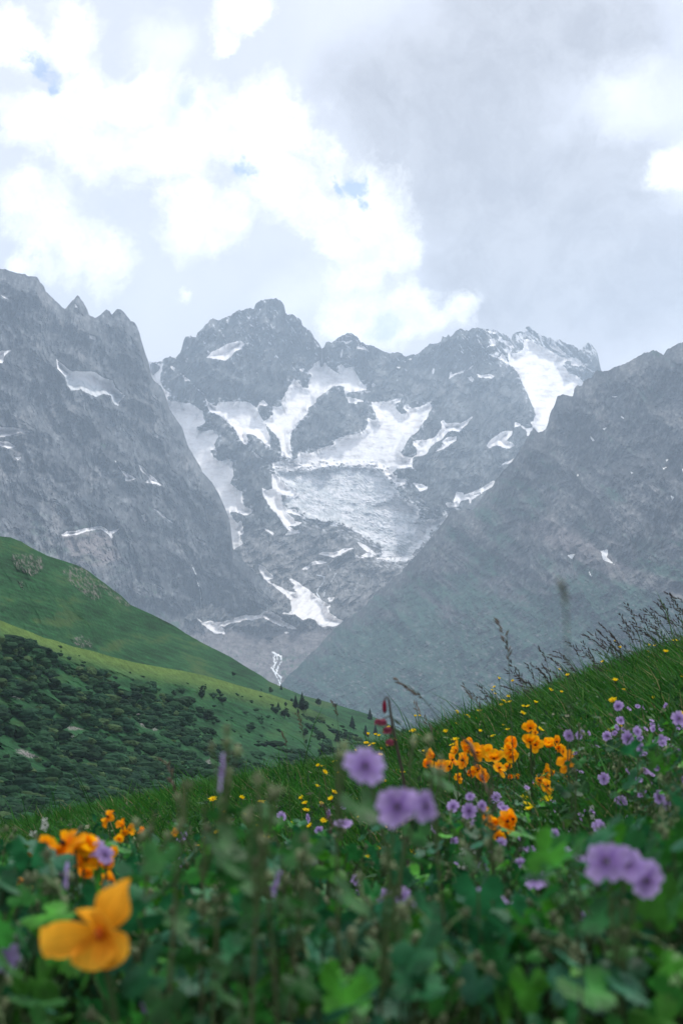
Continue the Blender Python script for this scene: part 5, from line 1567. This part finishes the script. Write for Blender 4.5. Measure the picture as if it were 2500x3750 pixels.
def seed_stalk(rng, head, base, thick, col, name='grass_stalk', airy=True, headlen=.05):
    root = new_root(name, tuple(base))
    hd = np.asarray(head) - np.asarray(base)
    b = bend((0, 0, 0), hd, .45, 9)
    st = MB(); v, f = tube(b, np.linspace(thick, thick * .55, 9), 4); st.add(v, f, (.06, .085, .04)); st.build('stem', M_STEM, root)
    sh = MB()
    d = b[-1] - b[-2]; d /= np.linalg.norm(d)
    droop = np.array([d[0] * .6 - .55, d[1], d[2] * .35])
    n = 13 if airy else 16
    for k in range(n):
        t = k / n
        q = b[-1] + d * headlen * (t - .75) * (1 - .3 * t) + droop * headlen * .35 * t * t
        side = rng.normal(size=3); side -= d * side.dot(d); side /= np.linalg.norm(side)
        tip = q + (d * .7 + side * (.65 if airy else .3) + droop * .25) * headlen * rng.uniform(.14, .30)
        e = np.cross(tip - q, (0, 1, 0)); e = e / (np.linalg.norm(e) + 1e-9) * thick * 1.5
        e2 = np.cross(tip - q, e); e2 = e2 / (np.linalg.norm(e2) + 1e-9) * thick * 1.5
        m = (q + tip) / 2
        c = np.array(col) * rng.uniform(.6, 1.4)
        sh.add([q, m + e, m - e, m + e2, m - e2, tip], [(0, 1, 3), (0, 3, 2), (0, 2, 4), (0, 4, 1), (5, 3, 1), (5, 2, 3), (5, 4, 2), (5, 1, 4)], c)
    sh.build('stalk_head', M_STEM, root, False)
    return root


def small_flowers():
    rng = np.random.default_rng(17)
    ys_, ts_, gs_ = [], [], []
    for ox, oy, (x, y) in YELLOW:
        px, py = ox + .4464 * x, oy + .4464 * y
        gl = float(np.interp(px, [0, 950, 1594, 2000, 2500], [3060, 2890, 2730, 2600, 2410]))   # row of the ridge line
        d = float(np.clip(10.2 - max(0, py - gl) / 330 * 6.2, 3.6, 10.3))
        p = np.array([float(q) for q in at(px, py, d)])
        base = p + [.03, .0, 0]; base[2] = float(gz(base[0], base[1])) - .01
        if p[2] - base[2] < .06: p[2] = base[2] + .1
        root, hd, b = stalk_plant('hawkbit', rng, p, base, .0022, .0018, (.05, .09, .03))
        put_flower(root, rng, tuple(hd), (rng.normal() * .35, -.6 * rng.random(), 1), 'yellow', .050 * rng.uniform(.75, 1.2) if d > 7 else .036 * rng.uniform(.8, 1.2), wilt=rng.uniform(-.1, .5))
        ys_.append((root, px))
    # fillers of the same kind lower on the slope
    for (x, y) in scatter(rng, 78, 4.2, 10.4, .16, lambda x, y: in_view(x, y) and x > -.02 * y) + scatter(rng, 44, 2.9, 6.5, .10, lambda x, y: -.10 * y < x < .06 * y):
        z = float(gz(x, y)); h = rng.uniform(.20, .42)
        root, hd, b = stalk_plant('hawkbit', rng, (x - .02, y, z + h), (x, y, z - .01), .002, .0016, (.05, .09, .03))
        put_flower(root, rng, tuple(hd), (rng.normal() * .4, -.7 * rng.random(), 1), 'yellow', rng.uniform(.024, .040), wilt=rng.uniform(0, .7))
        ts_.append((root, x / y))
    for i, (x, y) in enumerate(HEADS):
        px, py = 1800 + .4464 * x, 2100 + .4464 * y
        d = rng.uniform(8.2, 10.4)
        p = np.array([float(q) for q in at(px, py, d)])
        base = p + [rng.uniform(.05, .22), 0, 0]; base[2] = float(gz(base[0], base[1])) - .01
        r = seed_stalk(rng, p, base, .0026, (.035, .030, .030), airy=rng.random() < .7, headlen=rng.uniform(.09, .17))
        gs_.append((r, px))
    label_row(ys_, 'yellow flower on thin stem in slope grass', 'flower', 'yellow flowers in the meadow')
    label_row(ts_, 'tiny yellow flower half hidden in grass', 'flower', 'tiny yellow flowers in the grass')
    label_row(gs_, 'thin grass stalk with dark seed head above the ridge', 'grass stalk', 'seeding grass stalks on the ridge')
    for px, py, d, dx, hl, label in ((*Wp(1163, 1450), 3.6, .02, .10, 'tall dark seeding grass stalk left of the ridge stalks'), (*Wp(935, 1572), 3.2, .28, .06, 'nodding brown grass head above the red lily'), (*Wp(975, 1640), 4.5, .1, .12, 'slanting dark grass spike right of the red lily'),
                                     (*Wp(1296, 1350), .8, .012, .012, 'very blurred upright grass stalk close to the camera'), (*Wp(1085, 1590), 6.0, .1, .12, 'small bent grass spike above the yellow flowers'), (*Wp(760, 1870), 2.2, .02, .05, 'short brown grass head at the edge of the thicket'),
                                     (*Wp(690, 1650), 4.2, .06, .05, 'brown grass head against the hillside shrubs'), (*Wp(655, 1690), 4.2, .03, .04, 'faint brown grass head on the hillside'), (*Wp(770, 1620), 5, .05, .05, 'small grass head over the green spur'), (*Wp(395, 1770), 2.6, .05, .06, 'bent grass stalk at the left above the thicket'), (*Wp(1118, 1760), 2.0, .02, .10, 'dark stalk between the orange flowers')):
        p = np.array([float(q) for q in at(px, py, d)])
        base = p + [dx, 0, 0]; base[2] = float(gz(base[0], base[1])) - .01
        r = seed_stalk(rng, p, base, .0016 if d > 1.5 else (.0011 if d < 1 else .002), (.09, .065, .045) if d > 1 else (.13, .15, .09), headlen=hl)
        tag(r, label, 'grass stalk')
    # white blossoms
    for px, py, d, n, label in ((*Wp(1080, 1958), 2.4, 6, 'white blossom spike in the centre foreground'), (*Wp(1072, 1990), 2.2, 4, 'second white blossom spike just below the first'), (*Wp(92, 1912), 2.6, 5, 'flat white umbel at the left edge of the thicket'), (*Wp(96, 1985), 2.3, 2, 'small white umbel below the first at the left'),
                                (*Wp(1172, 2208), 1.2, 2, 'white bud low in the dark leaves'), (*Wp(1350, 1870), 3.2, 2, 'small white flower in the right thicket')):
        p = np.array([float(q) for q in at(px, py, d)])
        base = p + [.02, .02, 0]; base[2] = float(gz(base[0], base[1])) - .01
        root, hd, b = stalk_plant('white_blossom', rng, p, base, .0022, .0016)
        for k in range(n):
            q = hd + np.array([rng.uniform(-.012, .012), rng.uniform(-.01, .01), rng.uniform(-.02, .02)])
            put_flower(root, rng, tuple(q), (0, -1, .5), 'white', .012)
        tag(root, label, 'flower')
    # the red turban lily
    d = 2.6
    def L(x, y, dd=0.0): return np.array([float(q) for q in at(950 + .4464 * x, 2500 + .4464 * y, d + dd)])
    base = L(1200, 900); base[0] += .02; base[2] = float(gz(base[0], base[1])) - .01
    root = new_root('turban_lily', tuple(base))
    st = MB()
    path = [base - base] + [L(*q) - base for q in ((1190, 860), (1165, 700), (1125, 520), (1090, 350), (1070, 220), (1062, 150), (1048, 118), (1032, 118), (1024, 160))]
    v, f = tube(path, [.0032, .003, .003, .0028, .0026, .0022, .0019, .0017, .0015, .0014], 6); st.add(v, f, (.055, .045, .035))
    for (a, b2, c) in (((1085, 300), (1060, 275), (1010, 300)), ((1100, 400), (1075, 360), (1050, 370)), ((1125, 520), (1100, 470), (1080, 470))):
        v, f = tube([L(*a) - base, L(*b2) - base, L(*c) - base], [.0015, .0013, .0012], 5); st.add(v, f, (.07, .06, .04))
    st.build('stem', M_STEM, root)
    for (x, y, s) in ((1010, 325, .0088), (970, 320, .0075), (1048, 388, .0095), (1068, 488, .0088)):
        mb = MB(); c0 = L(x, y) - base
        for k in range(6):
            v, f, t = petal(s * 1.9, s * 1.35, 0, .1, -1.0, (.36, .075, .13), (.66, .36, .40), 8)
            a = k * math.pi / 3
            w = np.stack([v[:, 0], v[:, 1] * .42, v[:, 1] * -.1 + v[:, 2] * .5], 1)
            vv = np.stack([w[:, 0] * math.cos(a) - w[:, 1] * math.sin(a), w[:, 0] * math.sin(a) + w[:, 1] * math.cos(a), w[:, 2] + s * .45], 1)
            mb.add(vv + c0, f, t)
        v, f, t = ball(rng, s * .80, (.34, .07, .12), (1.1, 1, .85)); mb.add(v + c0, f, t)
        mb.build('flower', M_PETAL, root)
    mb = MB(); v, f, t = ball(rng, .0042, (.28, .02, .05), (1, 1, 3.0)); mb.add(v + (L(1024, 200) - base), f, t); mb.build('bud', M_PETAL, root)
    lv = MB()
    for (x, y, dx, dz) in ((1135, 560, -.02, .02), (1100, 380, .018, -.012), (1085, 290, .02, -.015), (1180, 700, .02, .02)):
        q = L(x, y) - base
        lv.add([q, q + [dx * .5, 0, dz * .5 + .003], q + [dx, 0, dz], q + [dx * .5, 0, dz * .5 - .003]], [(0, 1, 2, 3)], (.04, .07, .02))
    lv.build('foliage', M_LEAF, root)
    tag(root, 'dark stemmed lily with drooping crimson turban blossoms before the far mountain', 'flower')
    # pale fuzzy stalks standing out of the near thicket
    for i, (px, py, d, label) in enumerate(((*Wp(525, 1705), 1.05, 'pale fuzzy bud cluster rising above the left thicket'), (*Wp(590, 1800), 1.0, 'thick blurred fuzzy bud cluster beside the thin violet flower'), (*Wp(945, 1720), 1.5, 'fuzzy stalk with pink tips right of the red lily stem'), (*Wp(775, 1745), 1.1, 'fuzzy stalk against the left side of the highest violet flower'),
                                            (*Wp(425, 1790), .95, 'single dark blurred bud above the left thicket'), (*Wp(355, 1865), 1.2, 'fuzzy buds over the left thicket'), (*Wp(1330, 1660), 3.2, 'fuzzy top of the right thicket'), (*Wp(470, 1850), 1.1, 'grey fuzzy buds left of the thicket crest'), (*Wp(985, 1790), 1.2, 'dark fuzzy bud above the paired violet flowers'),
                                            (*Wp(600, 1900), .95, 'drooping beige bud at the thicket crest'), (*Wp(700, 1960), 1.0, 'beige bud cluster in the middle thicket'), (*Wp(1130, 1900), 1.3, 'beige bud cluster below the orange cups'), (*Wp(640, 1930), 1.1, 'slim fuzzy stalk in the middle thicket'))):
        p = np.array([float(q) for q in at(px, py, d)])
        base = p + [rng.uniform(-.04, .04), .02, 0]; base[2] = float(gz(base[0], base[1])) - .01
        root = new_root('budding_stalk', tuple(base))
        st = MB(); bd = MB(); hd = p - base
        b = bend((0, 0, 0), hd, .35, 8)
        v, f = tube(b, np.linspace(.0018, .0012, 8), 5); st.add(v, f, (.09, .11, .05))
        for k in range(5 if i not in (4,) else 2):
            q = hd + rng.normal(size=3) * np.array([.011, .008, .015]) + [0, 0, -.008]
            fuzzy_bud(bd, rng, q, rng.uniform(.0022, .0036), np.array(FUZZ) * rng.uniform(.6, 1.3))
            v, f = tube([b[-2], (b[-2] + q) / 2 + [0, 0, .004], q], [.0012, .001, .001], 4); st.add(v, f, np.array(STEMC) * 1.6)
        st.build('stem', M_STEM, root); bd.build('stalk_head', M_STEM, root)  # the head here is a cluster of separate fuzzy buds
        lv = MB()
        for k in range(9):
            a = rng.uniform(0, 6.28); B = basis((math.cos(a) * .6, math.sin(a) * .6 - .2, .8), (math.cos(a), math.sin(a), -.2))
            v, f, t = leaf_palm(rng, rng.uniform(.013, .023), np.array([.02, .095, .02]) * rng.uniform(.7, 1.5)); lv.add(v @ B + hd * rng.uniform(.6, .97) + [math.cos(a) * .03, math.sin(a) * .03, 0], f, t)
        lv.build('foliage', M_LEAF, root)
        tag(root, label, 'bud stalk')


def build_grass():
    rng = np.random.default_rng(41)
    N = 165000
    y = np.where(rng.random(N) < .55, rng.uniform(6.5, 13.0, N), np.sqrt(rng.uniform(1.6 ** 2, 9 ** 2, N)))
    x = rng.uniform(-1, 1, N) * (y * .30 + .7)
    h = rng.uniform(.16, .36, N) * (1 + .35 * fbm(x * .8, y * .8, 3, 601))
    tall = rng.random(N) < .02
    h = np.where(tall, h * 1.4, h)
    wisp = (rng.random(N) < .0014) & (y > 8)
    h = np.where(wisp, h * rng.uniform(1.6, 2.3, N), h)
    h *= np.where(y < 3.2, .9, 1.0) * np.where(y > 9.5, .85, 1)
    z = gz(x, y) - .01
    lean = np.stack([rng.normal(-.18, .30, N), rng.normal(0, .3, N)], 1) * h[:, None]
    w = rng.uniform(.0016, .0036, N) * (1 + .05 * np.maximum(y - 4, 0))
    ang = rng.uniform(-.8, .8, N)
    wx, wy = np.cos(ang) * w, np.sin(ang) * w
    base = np.stack([x, y, z], 1)
    V = []
    for t, ws in ((0, .8), (.4, 1.0), (.75, .7), (1.0, .05)):
        c = base + np.stack([lean[:, 0] * t * t, lean[:, 1] * t * t, h * t * (1 - .12 * t * t)], 1)
        side = np.stack([wx * ws, wy * ws, wx * 0], 1)
        V += [c - side, c + side]
    V = np.stack(V, 1)          # N,8,3
    off = (np.arange(N) * 8)[:, None]
    Fq = np.concatenate([off + np.array([0, 1, 3, 2]), off + np.array([2, 3, 5, 4]), off + np.array([4, 5, 7, 6])])
    k = rng.random(N)
    n = fbm(x * 1.5, y * 1.5, 3, 603)
    c = np.array([.018, .088, .012]) * np.clip(rng.uniform(.5, 1.7, N) * (1 + .5 * n), .3, 2.2)[:, None]
    c = np.where((k < .16)[:, None], np.array([.045, .125, .014]) * rng.uniform(.7, 1.4, N)[:, None], c)
    c = np.where((k > .965)[:, None], np.array([.22, .20, .10]) * rng.uniform(.6, 1.2, N)[:, None], c)
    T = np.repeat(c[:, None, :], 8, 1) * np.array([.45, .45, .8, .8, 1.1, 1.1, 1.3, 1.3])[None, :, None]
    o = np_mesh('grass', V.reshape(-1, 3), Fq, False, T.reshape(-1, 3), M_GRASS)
    tag(o, 'long green meadow grass over the slope', kind='stuff')
    # low broad leaves and dry bits between the blades
    N = 26000
    y = np.sqrt(rng.uniform(.6 ** 2, 9 ** 2, N)); x = rng.uniform(-1, 1, N) * (y * .27 + .2)
    hh = rng.uniform(.02, .30, N)
    z = gz(x, y) + hh
    a = rng.normal(size=(N, 3)); a /= np.linalg.norm(a, axis=1)[:, None]
    b = rng.normal(size=(N, 3)); b -= a * (a * b).sum(1)[:, None]; b /= np.linalg.norm(b, axis=1)[:, None]
    L = rng.uniform(.008, .026, N)[:, None]; W = L * rng.uniform(.25, .6, N)[:, None]
    c0 = np.stack([x, y, z], 1)
    V = np.stack([c0 - a * L, c0 + b * W, c0 + a * L, c0 - b * W], 1)
    off = (np.arange(N) * 4)[:, None]
    k = rng.random(N)
    c = np.array([.016, .065, .018]) * rng.uniform(.5, 1.7, N)[:, None]
    c = np.where((k < .12)[:, None], np.array([.05, .13, .02]), c)
    c = np.where((k > .95)[:, None], np.array([.20, .22, .13]) * rng.uniform(.5, 1.2, N)[:, None], c)
    o = np_mesh('undergrowth', V.reshape(-1, 3), off + np.array([0, 1, 2, 3]), False, np.repeat(c[:, None, :], 4, 1).reshape(-1, 3), M_LEAF)
    tag(o, 'small leaves and dry bits between the meadow plants', kind='stuff')


for _h, _l in HERO_VIOLET:
    _dm = max(q[2] for q in _h) * 2500 / 1568
    for q in _h: CLEAR.append((*Wp(q[0], q[1]), q[2] * .8, .031 * F / _dm))
for _x, _y, _r in HERO_ORANGE_FAR: CLEAR.append((1500 + .4464 * _x, 2500 + .4464 * _y, _r * .45, 4.0 if _y < 1000 else 3.0))
for _x, _y, _r, _d in HERO_ORANGE_LEFT: CLEAR.append((.4464 * _x, 2850 + .4464 * _y, _r * .45, _d))
CLEAR += [(320, 3370, 120, 1.0), (200, 3420, 70, 1.0), (450, 3290, 60, 1.0), (1730, 3120, 40, 2.4)]
ground_sheet()
build_grass()
build_geraniums()
hero_flowers()
small_flowers()
